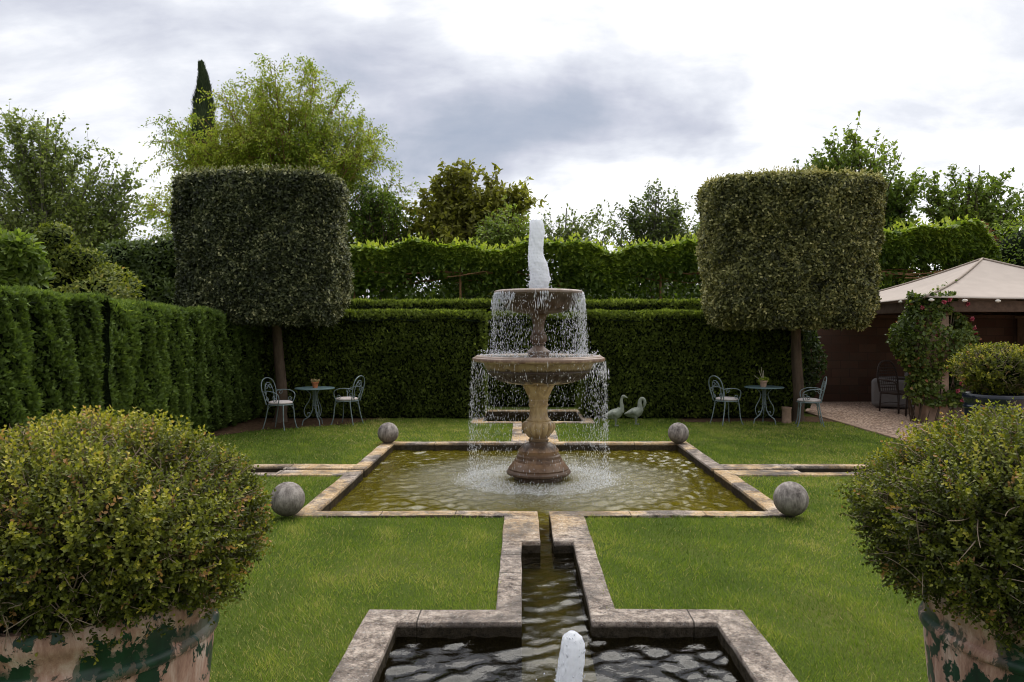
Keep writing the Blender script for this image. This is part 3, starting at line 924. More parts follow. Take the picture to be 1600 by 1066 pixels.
mb = MB()
def curtain(n, r0, ztop, zbot, v0, size, weight, zpow=1.0):
    th = U(n * 5, 0, 2 * math.pi)
    th = th[rng.random(len(th)) < weight(th)][:n]
    n = len(th)
    th = np.where(U(n) < .35, np.round(th * 37) / 37 + rng.normal(size=n) * .012, th)
    s = U(n) ** zpow
    z = ztop - s * (ztop - zbot)
    fall = np.sqrt(2 * np.maximum(ztop - z, 0) / 9.8)
    r = r0 + v0 * fall + rng.normal(size=n) * (.006 + .02 * s)
    p = np.stack([CX + r * np.cos(th), CY + r * np.sin(th), z], 1)
    d = np.stack([np.cos(th) * .1, np.sin(th) * .1, -np.ones(n)], 1) + rdir(n) * .15
    st_ = U(n) < .5; L = size * np.where(st_, U(n, 2.0, 4.5), U(n, .6, 1.8)); W = size * np.where(st_, U(n, .08, .18), U(n, .14, .34))
    drops(mb, p, d, L, W)
wt_up = lambda th: np.clip(.22 + .70 * (np.cos(th - .1) > .6) + .25 * (np.cos(th - 3.3) > .72) + .3 * (np.sin(th * 3 + 1) > .5), 0, 1)
wt_lo = lambda th: np.clip(.5 + .35 * (np.abs(np.cos(th)) > .7) + .25 * np.sin(th * 5), .1, 1)
curtain(3300, .552, 2.19, 1.44, .08, .0135, wt_up)
curtain(200, .550, 2.20, 1.98, .05, .036, lambda th: np.clip((np.cos(th - .1) > .7) * .8 + (np.cos(th - 3.5) > .8) * 1.0 + (np.cos(th - 4.85) > .97) * .9 + .12, 0, 1), .8)
curtain(4500, .818, 1.36, -.10, .06, .0125, wt_lo)
curtain(130, .818, 1.36, 1.15, .05, .030, lambda th: np.clip((np.cos(th - .25) > .85) * .9 + .15, 0, 1), .8)
# dense wet fringe on the left and right of the top bowl
for (a0, a1, n, ln) in [(3.3, 4.15, 230, .13), (5.95, 6.6, 170, .20), (4.72, 4.9, 40, .10)]:
    th = U(n, a0, a1); s = U(n) ** 1.6 * ln
    p = np.stack([CX + (.556 + s * .1) * np.cos(th), CY + (.556 + s * .1) * np.sin(th), 2.185 - s], 1)
    drops(mb, p, np.stack([np.cos(th) * .1, np.sin(th) * .1, -np.ones(n)], 1), U(n, .025, .065), U(n, .003, .0075))
# splashing crown on the bowl rims
n = 800
th = U(n, 0, 6.28); r = U(n, .45, .76); s = U(n) ** 2 * .07
drops(mb, np.stack([CX + r * np.cos(th), CY + r * np.sin(th), 1.428 + s], 1), rdir(n), U(n, .008, .022), U(n, .003, .007))
# splash ring on the pool
n = 5200
th = U(n, 0, 6.28); r = .80 + rng.normal(size=n) * .15; s = U(n) ** 2.6 * .12 * np.exp(-((r - .82) / .22) ** 2)
drops(mb, np.stack([CX + r * np.cos(th), CY + r * np.sin(th), -.098 + s], 1), rdir(n) * np.array([.5, .5, 1]), U(n, .006, .020), U(n, .0015, .0042))
# mist of drops round the main jet foot
n = 170
th = U(n, 0, 6.28); s = U(n)
drops(mb, np.stack([CX + .03 + (.12 + .10 * U(n)) * np.cos(th), CY + .13 * np.sin(th), 2.23 + s ** 2 * .45], 1), rdir(n), U(n, .01, .03), U(n, .003, .008))
tag(mb.build('falling_water', M['spray']), 'curtains of falling droplets and splashes around the fountain bowls', 'falling water', kind='stuff')
# splash beside the small jet
mb = MB()
n = 260
th = U(n, 0, 6.28); r = .05 + .13 * U(n) ** 1.5; s = U(n) ** 2 * .30
drops(mb, np.stack([CX + .01 + r * np.cos(th), 3.42 + r * np.sin(th), -.12 + s], 1), rdir(n), U(n, .006, .02), U(n, .002, .005))
tag(mb.build('splash_drops', M['spray']), 'drops splashing round the short jet in the small basin', 'splash', kind='stuff')

# ================================================================== hedges
def hedge(name, label, x0, x1, y0, y1, h, faces, dens, ls, mat, col=0, colamp=0, seed=0, group=None, rough=.05, topvar=.14):
    mb = MB()
    def disp(p, nx):
        d = rough * fnoise(p, 2.2, seed) + rough * .8 * fnoise(p, 6, seed + 1) + rough * .6 * fnoise(p, 15, seed + 9)
        if col:
            q = p[:, 1] if nx == 'x' else p[:, 0]
            q = q + .24 * fnoise(p * np.array([1, 1, .9]), 1.3, seed + 2) + .07 * fnoise(p, 3.5, seed + 8)
            d = d + colamp * (1 + .5 * fnoise(p, 1.1, seed + 12)) * (np.abs(np.sin(math.pi * q / col)) ** .6 - .7) + colamp * .55 * (np.abs(np.sin(math.pi * (q * 2.3 + .8 * p[:, 2]) / col + 1)) ** .6 - .6)
        return d
    rnd = .09
    for f in faces:
        if f in ('+x', '-x'):
            a0, a1, b1 = y0, y1, h
        elif f in ('-y', '+y'):
            a0, a1, b1 = x0, x1, h
        def place(a, b):
            n_ = len(a)
            if f == 'top':
                p = np.stack([a, b, np.full(n_, h)], 1); N = np.tile([0, 0, 1.], (n_, 1))
                e = np.minimum(np.minimum(a - x0, x1 - a), np.minimum(b - y0, y1 - b))
                p[:, 2] -= .07 * np.exp(-e / .06)
                d = .5 * disp(p, 'y') + .02 * fnoise(p, 9, seed + 4)
                return p + N * d[:, None], N
            if f == '+x': p = np.stack([np.full(n_, x1), a, b], 1); N = np.tile([1., 0, 0], (n_, 1)); ax = 'x'
            if f == '-x': p = np.stack([np.full(n_, x0), a, b], 1); N = np.tile([-1., 0, 0], (n_, 1)); ax = 'x'
            if f == '-y': p = np.stack([a, np.full(n_, y0), b], 1); N = np.tile([0, -1., 0], (n_, 1)); ax = 'y'
            if f == '+y': p = np.stack([a, np.full(n_, y1), b], 1); N = np.tile([0, 1., 0], (n_, 1)); ax = 'y'
            d = disp(p, ax) - rnd * np.clip((b - h + .15) / .15, 0, 1) ** 2 - .12 * np.clip((.15 - b) / .15, 0, 1)
            return p + N * d[:, None], N
        if f == 'top': a0, a1, b0, b1 = x0, x1, y0, y1
        else: b0 = .02
        n = int((a1 - a0) * (b1 - b0) * dens)
        a, b = U(n, a0, a1), U(n, b0, b1)
        p, N = place(a, b)
        e = .03
        pa, _ = place(a + e, b)
        g = pa - p
        Nn = nrm(np.cross(g, np.cross(N, g)) * 1.0)
        Nn = np.where((Nn * N).sum(1, keepdims=True) < 0, -Nn, Nn)
        up = np.array([0, 0, 1.])
        D = nrm(Nn * .55 + up * (.75 if f != 'top' else .9) + rdir(n) * .85)
        dep = U(n, -.07, .0)
        cl = fnoise(p, 9, seed + 5)
        big = fnoise(p, 1.6, seed + 6)
        pos = p + Nn * dep[:, None]
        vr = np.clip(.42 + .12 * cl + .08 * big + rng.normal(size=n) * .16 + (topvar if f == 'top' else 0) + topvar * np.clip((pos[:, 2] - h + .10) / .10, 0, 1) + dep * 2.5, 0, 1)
        # each spray: three little leaflets fanning out
        side = nrm(np.cross(D, rdir(n)))
        for k_, sg in enumerate((0, 1, -1)):
            Dk = nrm(D + side * sg * .55)
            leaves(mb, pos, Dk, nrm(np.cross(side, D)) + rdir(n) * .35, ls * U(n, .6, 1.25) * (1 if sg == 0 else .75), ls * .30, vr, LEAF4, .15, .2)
        # core grid
        na = max(2, int((a1 - a0) / .12)); nb = max(2, int((b1 - b0) / .15))
        ga, gb = np.meshgrid(np.linspace(a0, a1, na), np.linspace(b0, b1, nb), indexing='ij')
        cp, cn = place(ga.ravel(), gb.ravel())
        cp = cp - cn * .085
        idx = np.arange(na * nb).reshape(na, nb)
        q = np.stack([idx[:-1, :-1], idx[1:, :-1], idx[1:, 1:], idx[:-1, 1:]], -1).reshape(-1, 4)
        mb.add(cp, q, .5, 1)
    boxm(mb, x0 + .15, x1 - .15, y0 + .15, y1 - .15, 0, h - .15, 1)
    o = mb.build(name, [mat, M['core']])
    return tag(o, label, 'hedge', group)

G = 'clipped evergreen hedges enclosing the garden'
hedge('clipped_hedge', 'near half of the tall left hedge with rounded vertical columns', -6.1, -5.0, 2.6, 9.42, 2.14, ('+x', 'top', '+y'), 3000, .058, M['hedge'], .66, .15, 1, G, .040)
hedge('clipped_hedge', 'far half of the tall left hedge running back to the table corner', -6.2, -5.14, 9.55, 15.6, 2.07, ('+x', 'top', '-y'), 2200, .064, M['hedge'], .64, .15, 11, G, .040)
hedge('clipped_hedge', 'back hedge panel left of the fountain behind the left garden table', -5.3, -.72, 15.0, 16.1, 2.11, ('-y', 'top', '+x'), 1500, .070, M['hedge_back'], 0, 0, 21, G, .045)
hedge('clipped_hedge', 'back hedge panel right of the fountain behind the goose statues', 1.20, 5.5, 14.95, 16.1, 2.10, ('-y', 'top', '-x'), 1500, .070, M['hedge_back'], 0, 0, 31, G, .04)
hedge('clipped_hedge', 'recessed hedge panel closing the niche behind the small back basin', -.8, 1.35, 17.3, 18.1, 2.12, ('-y', 'top'), 1000, .08, M['hedge_back'], 0, 0, 41, G, .045)
hedge('clipped_hedge', 'long taller hedge showing above the back hedge panels', -6.5, 6.5, 19.2, 20.2, 2.46, ('-y', 'top'), 700, .10, M['hedge_back'], 0, 0, 51, G, .06, .25)

# ================================================================== drum topiary trees
def drum(label, cx_, cy_, rx, ry, z0, z1, tx, mat, seed, bright, taper):
    root = thing('topiary_tree', label, 'topiary tree', (0, 0, 0), 0, 'drum-shaped topiary trees')
    mb = MB()
    pw = 2.7
    def surf(th, z):
        c, s = np.cos(th), np.sin(th)
        rad = (np.abs(c) ** pw + np.abs(s) ** pw) ** (-1 / pw)
        tt = (z - z0) / (z1 - z0)
        k = 1 - taper * (1 - tt)
        ed = np.clip((z1 - z) / .14, 0, 1) ** .5 * .06 + .94
        eb = np.clip((z - z0) / .42, 0, 1) ** .5 * .20 + .80
        p = np.stack([cx_ + rx * rad * c * k * ed * eb, cy_ + ry * rad * s * k * ed * eb, z], 1)
        N = nrm(np.stack([np.sign(c) * np.abs(c) ** 2 / rx, np.sign(s) * np.abs(s) ** 2 / ry, np.zeros(len(z))], 1))
        d = .055 * fnoise(p, 2.6, seed) + .045 * fnoise(p, 8, seed + 1) + .02 * fnoise(p, 18, seed + 2)
        return p + N * d[:, None], N
    n = 34000
    th = U(n, 0, 2 * math.pi); z = U(n, z0, z1)
    th = np.where(np.sin(th) > .3, -th, th)       # fewer on the far side
    half = int(n * .12)
    th[:half] = U(half, .1, 3.0)
    p, N = surf(th, z)
    # top and underside
    nt = 7000
    a = U(nt, 0, 6.283); q = np.sqrt(U(nt))
    pt, _ = surf(a, np.full(nt, z1 - .01)); pt[:, :2] = np.array([cx_, cy_]) + (pt[:, :2] - np.array([cx_, cy_])) * q[:, None]
    pt[:, 2] = z1 + .03 * fnoise(pt, 4, seed + 3) + .07 * (1 - q ** 3)
    nb = 7000
    a = U(nb, 0, 6.283); q = np.sqrt(U(nb))
    pb, _ = surf(a, np.full(nb, z0 + .05)); pb[:, :2] = np.array([cx_, cy_]) + (pb[:, :2] - np.array([cx_, cy_])) * q[:, None]
    pb[:, 2] = z0 + .05 + .05 * fnoise(pb, 4, seed + 3)
    P_ = np.vstack([p, pt, pb]); N_ = np.vstack([N, np.tile([0, 0, 1.], (nt, 1)), np.tile([0, 0, -1.], (nb, 1))])
    n = len(P_)
    D = nrm(N_ * .35 + np.array([0, 0, .30]) + rdir(n) * 1.0)
    dep = -U(n) ** 1.3 * .12
    cl = fnoise(P_, 11, seed + 6)
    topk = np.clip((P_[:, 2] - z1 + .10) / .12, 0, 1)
    sideL = np.clip(np.abs(N_[:, 0]) - .8, 0, .2) * 5  # highlights on the backlit flanks, painted in as paler leaf tone
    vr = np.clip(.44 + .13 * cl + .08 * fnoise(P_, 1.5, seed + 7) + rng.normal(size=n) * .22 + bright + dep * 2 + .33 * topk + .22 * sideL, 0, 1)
    pos = P_ + N_ * dep[:, None]
    for k in range(3):
        D2 = nrm(D + rdir(n) * .65)
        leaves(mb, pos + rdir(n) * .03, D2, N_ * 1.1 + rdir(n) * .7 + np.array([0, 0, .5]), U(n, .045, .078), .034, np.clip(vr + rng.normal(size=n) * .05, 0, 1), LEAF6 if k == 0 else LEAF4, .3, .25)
    # loose shoots on top
    ns = 420
    sel = rng.choice(nt, ns) + len(p)
    base = P_[sel]
    for j in range(4):
        leaves(mb, base + np.array([0, 0, .03]) * j, nrm(rdir(ns) + np.array([0, 0, 1.1])), rdir(ns), U(ns, .05, .07), .022, U(ns, .75, 1), LEAF4, .2, .2)
    # inner mass
    thg = np.linspace(0, 2 * math.pi, 61)[:-1]; zg = np.linspace(z0 + .12, z1 - .08, 16)
    A_, Z_ = np.meshgrid(thg, zg, indexing='ij')
    pc, nc = surf(A_.ravel(), Z_.ravel()); pc = pc - nc * .13
    idx = np.arange(60 * 16).reshape(60, 16); nx = np.roll(idx, -1, 0)
    qd = np.stack([idx[:, :-1], nx[:, :-1], nx[:, 1:], idx[:, 1:]], -1).reshape(-1, 4)
    b0 = mb.nv
    mb.add(pc, qd, .5, 1)
    mb.f.append((idx[:, -1] + b0)[None]); mb.mi.append(np.array([1]))
    mb.f.append((idx[::-1, 0] + b0)[None]); mb.mi.append(np.array([1]))
    mb.build('crown', [mat, M['core']], root)
    mb = MB()
    tr = spline([(tx, cy_ + .1, -.02), (tx + .03, cy_ + .1, .5), (tx - .02, cy_ + .08, 1.2), (tx * .7 + cx_ * .3, cy_, z0 + .4)], 6)
    rad = np.linspace(.115, .085, len(tr)); rad[0] = .16; rad[1] = .13
    tubes(mb, tr, rad, 14)
    lim, rr = [], []
    for k in range(9):
        an = k * .7
        e = np.array([cx_ + rx * .6 * math.cos(an), cy_ + ry * .6 * math.sin(an), z0 + .7])
        s = tr[-1 - (k % 2)]
        lim.append(spline([s, (s + e) / 2 + np.array([0, 0, -.08]), e], 4)); rr.append(np.linspace(.05, .02, len(lim[-1])))
    tubes(mb, np.array(lim), np.array(rr), 7)
    mb.build('trunk', M['bark'], root, True)
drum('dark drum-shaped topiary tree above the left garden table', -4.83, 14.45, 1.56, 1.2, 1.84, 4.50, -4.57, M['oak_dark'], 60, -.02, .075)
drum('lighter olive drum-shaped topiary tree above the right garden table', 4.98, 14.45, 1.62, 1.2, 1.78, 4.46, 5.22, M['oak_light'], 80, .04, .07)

# ================================================================== trees beyond
def limbs_to(start, tip, n, bow):
    """quadratic curves start(n,3)->tip(n,3) with k points"""
    k = 7
    t = np.linspace(0, 1, k)[None, :, None]
    mid = start * .5 + tip * .5 + bow
    return (1 - t) ** 2 * start[:, None] + 2 * t * (1 - t) * mid[:, None] + t ** 2 * tip[:, None]

def tree(name, label, cat, Y, trunk, lobes, mat, bark, nl, ntw, leaf, ll, lw, tpl=LEAF4, tr=.16, depth=.6, tw=.8, droop=0., spread=.06, group='trees beyond the hedges', up=.35, twr=.006, vb=0, fork=.35):
    """trunk: (px, py_top) ; lobes: (px,py,rx_px,rz_px)"""
    root = thing(name, label, cat, (0, 0, 0), 0, group)
    S = Y / 1200
    base = np.array([(trunk[0] - 815) * S, Y, -.05])
    toppt = np.array([(trunk[2] - 815) * S, Y, CAMH - (trunk[1] - 515) * S])
    tp = spline([base, base * .7 + toppt * .3 + np.array([.15, 0, 0]), base * .35 + toppt * .65 - np.array([.1, .1, 0]), toppt], 6)
    trad = np.linspace(tr, tr * .18, len(tp))
    tips = []
    area = np.array([l[2] * l[3] for l in lobes], float); area /= area.sum()
    for l, a in zip(lobes, area):
        n = max(3, int(nl * a))
        c = at(l[0], l[1], Y + (l[4] if len(l) > 4 else 0))
        d = rdir(n); r_ = U(n, .35, 1) ** .4
        tips.append(c + d * r_[:, None] * np.array([l[2] * S, max(l[2] * S * depth, .3), l[3] * S]))
    tips = np.vstack(tips)
    n = len(tips)
    # start somewhere on the trunk below the tip
    h = (tips[:, 2] - tp[0, 2]) / (tp[-1, 2] - tp[0, 2])
    hs = np.clip(h * U(n, .45, .85) - .02, fork * .8, .97)
    ii = np.clip((hs * (len(tp) - 1)).astype(int), 0, len(tp) - 1)
    st = tp[ii]
    dist = np.linalg.norm(tips - st, axis=1)
    bow = np.stack([np.zeros(n), np.zeros(n), -dist * U(n, -.05, .16)], 1) + rdir(n) * dist[:, None] * .08
    L = limbs_to(st, tips, n, bow)
    mt = MB()
    tubes(mt, tp, trad, 10)
    r0 = np.minimum(trad[ii] * .45, .008 + dist * .010)
    tubes(mt, L, r0[:, None] * np.linspace(1, .18, 7)[None], 5)
    # twigs
    m_ = n * ntw
    li = np.repeat(np.arange(n), ntw)
    tpos = U(m_, .35, 1.0)
    fi = tpos * 6; i0 = np.minimum(fi.astype(int), 5); fr = (fi - i0)[:, None]
    s0 = L[li, i0] * (1 - fr) + L[li, i0 + 1] * fr
    tan = nrm(L[li, i0 + 1] - L[li, i0])
    td = nrm(tan * .7 + rdir(m_) * .8 + np.array([0, 0, up - droop * .5]))
    tl = tw * U(m_, .5, 1.1)
    s1 = s0 + td * tl[:, None] * .5 + rdir(m_) * .03
    s2 = s0 + td * tl[:, None] + np.array([0, 0, -1]) * (droop * tl ** 2)[:, None]
    TW = np.stack([s0, s1, s2], 1)
    tubes(mt, TW, np.array([twr * 1.6, twr, twr * .5]), 3)
    mt.build('trunk', bark, root, True)
    # leaves
    ml = MB()
    nlv = m_ * leaf
    wi = np.repeat(np.arange(m_), leaf)
    t = U(nlv, .1, 1.05)[:, None]
    p = np.where(t < .5, TW[wi, 0] * (1 - 2 * t) + TW[wi, 1] * 2 * t, TW[wi, 1] * (2 - 2 * t) + TW[wi, 2] * (2 * t - 1))
    p = p + rdir(nlv) * spread * U(nlv)[:, None]
    D = nrm(td[wi] * .5 + rdir(nlv) * .9 + np.array([0, 0, -.25 - droop]))
    N = nrm(rdir(nlv) * .8 + np.array([0, -.1, .8]))
    cl = fnoise(p, 1.3, int(Y * 7 + trunk[0])) * .12 + fnoise(p, .5, int(Y * 3 + trunk[0])) * .12
    vr = np.clip(.48 + vb + cl * 1.4 + rng.normal(size=nlv) * .17, 0, 1)
    leaves(ml, p, D, N, ll * U(nlv, .7, 1.2), lw * U(nlv, .8, 1.2), vr, tpl, .2, .2)
    ml.build('crown', mat, root)
    return root

tree('poplar_tree', 'tall light green poplar at the far left behind the hedge', 'tree', 32, (70, 185, 75),
     [(60, 240, 70, 68), (150, 290, 62, 62), (215, 345, 48, 50), (10, 300, 70, 90), (110, 360, 100, 60), (50, 200, 40, 28), (30, 420, 60, 50), (180, 410, 70, 40)],
     M['poplar'], M['bark_grey'], 170, 17, 12, .16, .11, LEAF4, .20, .45, .95, .0, .14, vb=.10)
tree('robinia_tree', 'broad feathery yellow-green robinia rising above the dark drum', 'tree', 28, (470, 185, 452),
     [(450, 130, 60, 32), (385, 150, 58, 34), (525, 180, 66, 34), (440, 200, 90, 30), (560, 230, 46, 34), (290, 215, 50, 26), (330, 195, 40, 24), (268, 262, 40, 24), (275, 310, 48, 30), (345, 250, 60, 34), (500, 270, 90, 34), (262, 370, 36, 40), (590, 310, 40, 40), (400, 240, 60, 40)],
     M['robinia'], M['bark_orange'], 170, 20, 38, .115, .048, LEAF4, .20, .7, 1.15, .30, .22, up=.15, twr=.006, vb=.04)
tree('small_tree', 'bright green tree peeping out right of the dark drum', 'tree', 27, (600, 310, 598),
     [(600, 345, 48, 48), (570, 330, 35, 35), (640, 370, 35, 35), (610, 310, 25, 18)], M['ygreen'], M['bark'], 70, 13, 12, .12, .08, LEAF4, .16, .7, .7, .1, .1, vb=-.12)
tree('walnut_tree', 'olive-brown tree behind the pergola left of the water jet', 'tree', 27, (730, 270, 735),
     [(735, 300, 52, 42), (690, 330, 45, 38), (790, 330, 42, 30), (735, 360, 85, 38), (720, 272, 30, 16), (690, 275, 14, 14), (818, 305, 14, 8)],
     M['olive_tree'], M['bark'], 110, 15, 14, .20, .09, LEAF6, .2, .7, .8, .15, .1)
tree('elder_shrub', 'fresh green elder shrub just left of the water jet above the pergola', 'shrub', 24.5, (795, 340, 795),
     [(795, 358, 38, 26), (770, 380, 35, 22), (825, 372, 25, 20)], M['green_tree'], M['bark'], 50, 12, 12, .13, .07, LEAF4, .06, .7, .6, .1, .08, vb=.15)
tree('birch_tree', 'thin sparse tree right of the water jet against the bright sky', 'tree', 34, (890, 325, 885),
     [(885, 345, 32, 24), (860, 365, 30, 22), (925, 365, 30, 30), (945, 340, 22, 12)], M['poplar'], M['bark_grey'], 42, 11, 8, .15, .10, LEAF4, .12, .6, .9, .05, .12, vb=-.1)
tree('willow_tree', 'grey-green tree between the water jet and the olive drum', 'tree', 33, (1030, 310, 1025),
     [(1025, 335, 45, 38), (985, 360, 38, 30), (1065, 355, 34, 38), (1040, 312, 22, 16), (1080, 380, 30, 30)], M['poplar'], M['bark_grey'], 85, 13, 9, .15, .10, LEAF4, .16, .6, .9, .05, .12, vb=-.06)
tree('cherry_tree', 'cherry tree with upright spiky shoots rising over the olive drum', 'tree', 26, (1345, 215, 1335),
     [(1330, 270, 55, 48), (1380, 310, 48, 45), (1290, 270, 35, 22), (1332, 215, 8, 32), (1400, 235, 16, 16), (1255, 255, 26, 6), (1415, 290, 24, 20), (1360, 235, 10, 22), (1300, 235, 10, 20), (1390, 340, 40, 30)],
     M['green_tree'], M['bark'], 105, 12, 11, .15, .08, LEAF6, .2, .6, .65, .05, .08, up=.5)
tree('cherry_tree', 'smaller cherry tree with long shoots at the far right above the canopy', 'tree', 25, (1510, 270, 1515),
     [(1510, 320, 70, 38), (1560, 330, 55, 40), (1450, 335, 30, 32), (1522, 265, 10, 26), (1562, 268, 20, 10), (1480, 290, 16, 26), (1595, 310, 30, 24), (1450, 290, 10, 14), (1540, 360, 90, 25)],
     M['green_tree'], M['bark'], 100, 11, 11, .14, .08, LEAF6, .16, .5, .6, .05, .08, up=.5, vb=.05)

# cypress
root = thing('cypress_tree', 'slender dark cypress with a bent tip behind the robinia', 'tree', (0, 0, 0), 0, 'trees beyond the hedges')
Yc = 38; S = Yc / 1200
mb = MB()
n = 26000
h = U(n) ** .8; th = U(n, 0, 6.28)
ztop = CAMH + (515 - 104) * S
rad = .60 * np.clip((1 - h) * 4.2, 0, 1) ** .85 * (1 + .10 * np.sin(h * 90 + th * 3) + .12 * np.sin(h * 37 + th * 2)) * (.6 + .4 * np.sqrt(U(n)))
bend = -.14 * np.clip((h - .92) / .08, 0, 1) ** 2
xc = (318 - 815) * S
p = np.stack([xc + bend + rad * np.cos(th), Yc + rad * np.sin(th), .6 + h * (ztop - .6)], 1)
D = nrm(np.stack([np.cos(th) * .45, np.sin(th) * .45, np.full(n, 1.1)], 1) + rdir(n) * .3)
leaves(mb, p, D, np.stack([np.cos(th), np.sin(th), np.zeros(n)], 1), U(n, .18, .40), .06, np.clip(.5 + .2 * fnoise(p, 4, 5) + rng.normal(size=n) * .2, 0, 1), LEAF4, .1, .1)
mb.build('crown', M['cypress'], root)
mb = MB(); tubes(mb, [(xc, Yc, -.1), (xc, Yc, 6), (xc, Yc, ztop - 1.2)], [.2, .14, .03], 8); mb.build('trunk', M['bark'], root, True)

# rounded shrubs: lobes in metres (x,y,z,rx,ry,rz)
def shrub(name, label, cat, lobes, n, mat, ll, lw, seed=0, tpl=LEAF6, group=None, stuff=False, vb=0, upb=.3, core=.74, ns=1.6, amp=.17, trunk=True):
    mb = MB()
    vol = np.array([(l[3] * l[5]) for l in lobes]); vol = vol / vol.sum()
    for l, a in zip(lobes, vol):
        k = int(n * a)
        d = rdir(k); d[:, 1] = np.where((d[:, 1] > .35) & (U(k) < .7), -d[:, 1], d[:, 1])
        c = np.array(l[:3]); r = np.array(l[3:6])
        rr = (1 + amp * fnoise(c + d * r, ns / max(.5, r.mean()) * 2.0, seed) + amp * .6 * fnoise(c + d * r, 5, seed + 1)) * (1 - .22 * U(k) ** 2)
        p = c + d * r * rr[:, None]
        ok = p[:, 2] > .05
        for q in lobes:
            if q is l: continue
            ok &= (((p - np.array(q[:3])) / (np.array(q[3:6]) * .86)) ** 2).sum(1) > 1
        p = p[ok]; N = nrm(d[ok] / r); k = len(p)
        D = nrm(N * .45 + rdir(k) * .95 + np.array([0, 0, upb]))
        vr = np.clip(.45 + vb + .13 * fnoise(p, 3, seed + 2) + .10 * fnoise(p, 1, seed + 3) + rng.normal(size=k) * .16 + .14 * np.clip(N[:, 2], 0, 1), 0, 1)
        leaves(mb, p, D, N + rdir(k) * .6 + np.array([0, 0, .4]), ll * U(k, .7, 1.25), lw * U(k, .8, 1.2), vr, tpl, .25, .2)
        if core: ellipsoid(mb, c, r * core, 26, 16, .08, 2, seed + 4, 1)
    if stuff:
        return tag(mb.build(name, [mat, M['core']]), label, cat, group, 'stuff')
    root = thing(name, label, cat, (0, 0, 0), 0, group)
    mb.build('crown', [mat, M['core']], root)
    c = lobes[0]
    mb = MB(); tubes(mb, [(c[0], c[1], -.05), (c[0] + .05, c[1], c[2] * .5), (c[0], c[1], c[2])], [.08, .06, .03], 7)
    mb.build('trunk', M['bark'], root, True)
    return root
def lob(px, py, Y, rx, rz, dyy=0.7):
    c = at(px, py, Y); S = Y / 1200
    return (c[0], c[1], c[2], rx * S, max(rx * S * dyy, .3), rz * S)
GS = 'shrubs beyond the hedges'
shrub('laurel_shrub', 'mid-green laurel shrub at the far left edge above the hedge', 'shrub', [lob(-5 + 48 * math.cos(i * 2.4) * (i / 9) ** .5, 415 + 40 * math.sin(i * 2.4) * (i / 9) ** .5, 10.4 + .2 * math.sin(i * 5), 32, 27 + 6 * math.cos(i * 4.1)) for i in range(10)] + [lob(-20, 500, 10.4, 80, 80)], 12000, M['green_tree'], .13, .06, 3, LEAF6, GS)
shrub('yew_shrub', 'yellow-tipped rounded shrub behind the left hedge', 'shrub', [lob(95 + 70 * math.cos(i * 2.4) * (i / 17) ** .5, 425 + 52 * math.sin(i * 2.4) * (i / 17) ** .5 + 18 * ((95 + 70 * math.cos(i * 2.4)) > 120), 14.4 + .3 * math.sin(i * 5), 34 + 8 * math.sin(i * 3.3), 26 + 7 * math.cos(i * 4.1)) for i in range(17)] + [lob(100, 500, 14.5, 130, 85)], 21000, M['yew'], .09, .045, 7, LEAF4, GS, vb=.02)
shrub('yew_shrub', 'dark green shrub filling the gap left of the dark drum', 'shrub', [lob(245 + 62 * math.cos(i * 2.4) * (i / 15) ** .5, 430 + 55 * math.sin(i * 2.4) * (i / 15) ** .5, 17.5 + .4 * math.sin(i * 5), 32 + 9 * math.sin(i * 3.3), 26 + 8 * math.cos(i * 4.1)) for i in range(15)] + [lob(240, 520, 17.5, 120, 90)], 20000, M['dark_tree'], .12, .055, 9, LEAF4, GS, vb=.10)
shrub('maple_shrub', 'coppery red shrub between the pergola and the right canopy', 'shrub', [lob(1518, 372, 24, 32, 24), lob(1545, 385, 24, 20, 20), (14.3, 24, 1.8, 1.2, .8, 2.0)], 5200, M['red'], .12, .05, 12, LEAF4, GS)
shrub('lime_shrub', 'bright yellow-green shrub right of the olive drum', 'shrub', [lob(1398, 362, 25.5, 38, 22), (12.2, 25.5, 2.4, 1.3, .8, 2.6)], 5200, M['ygreen'], .13, .07, 14, LEAF6, GS, vb=.05)
shrub('domed_shrub', 'smooth domed green shrub at the far right edge above the canopy', 'shrub', [lob(1612, 410, 21.5, 78, 66), (14.2, 21.5, 1.8, 1.6, 1.2, 2.2)], 10000, M['ygreen'], .10, .05, 16, LEAF4, GS, vb=-.08)
# far mass that closes the horizon
Ls = []
for i in range(30):
    x = -34 + i * 2.4
    Ls.append((x, 44 + random.uniform(-2, 2), 2.2, 2.2, 1.6, random.uniform(2.0, 3.1)))
shrub('distant_woods', 'far belt of dark trees closing the horizon', 'woods', Ls, 52000, M['dark_tree'], .28, .16, 18, LEAF4, stuff=True, vb=.12)
Ls = []
for i in range(15):
    x = -8.5 + i * 1.6
    Ls.append((x, 25.5 + random.uniform(-.3, .3), 1.4, 1.2, .7, random.uniform(1.6, 2.2)))
shrub('undergrowth', 'dark undergrowth behind the pergola', 'undergrowth', Ls, 26000, M['dark_tree'], .17, .10, 19, LEAF4, stuff=True, vb=.05)

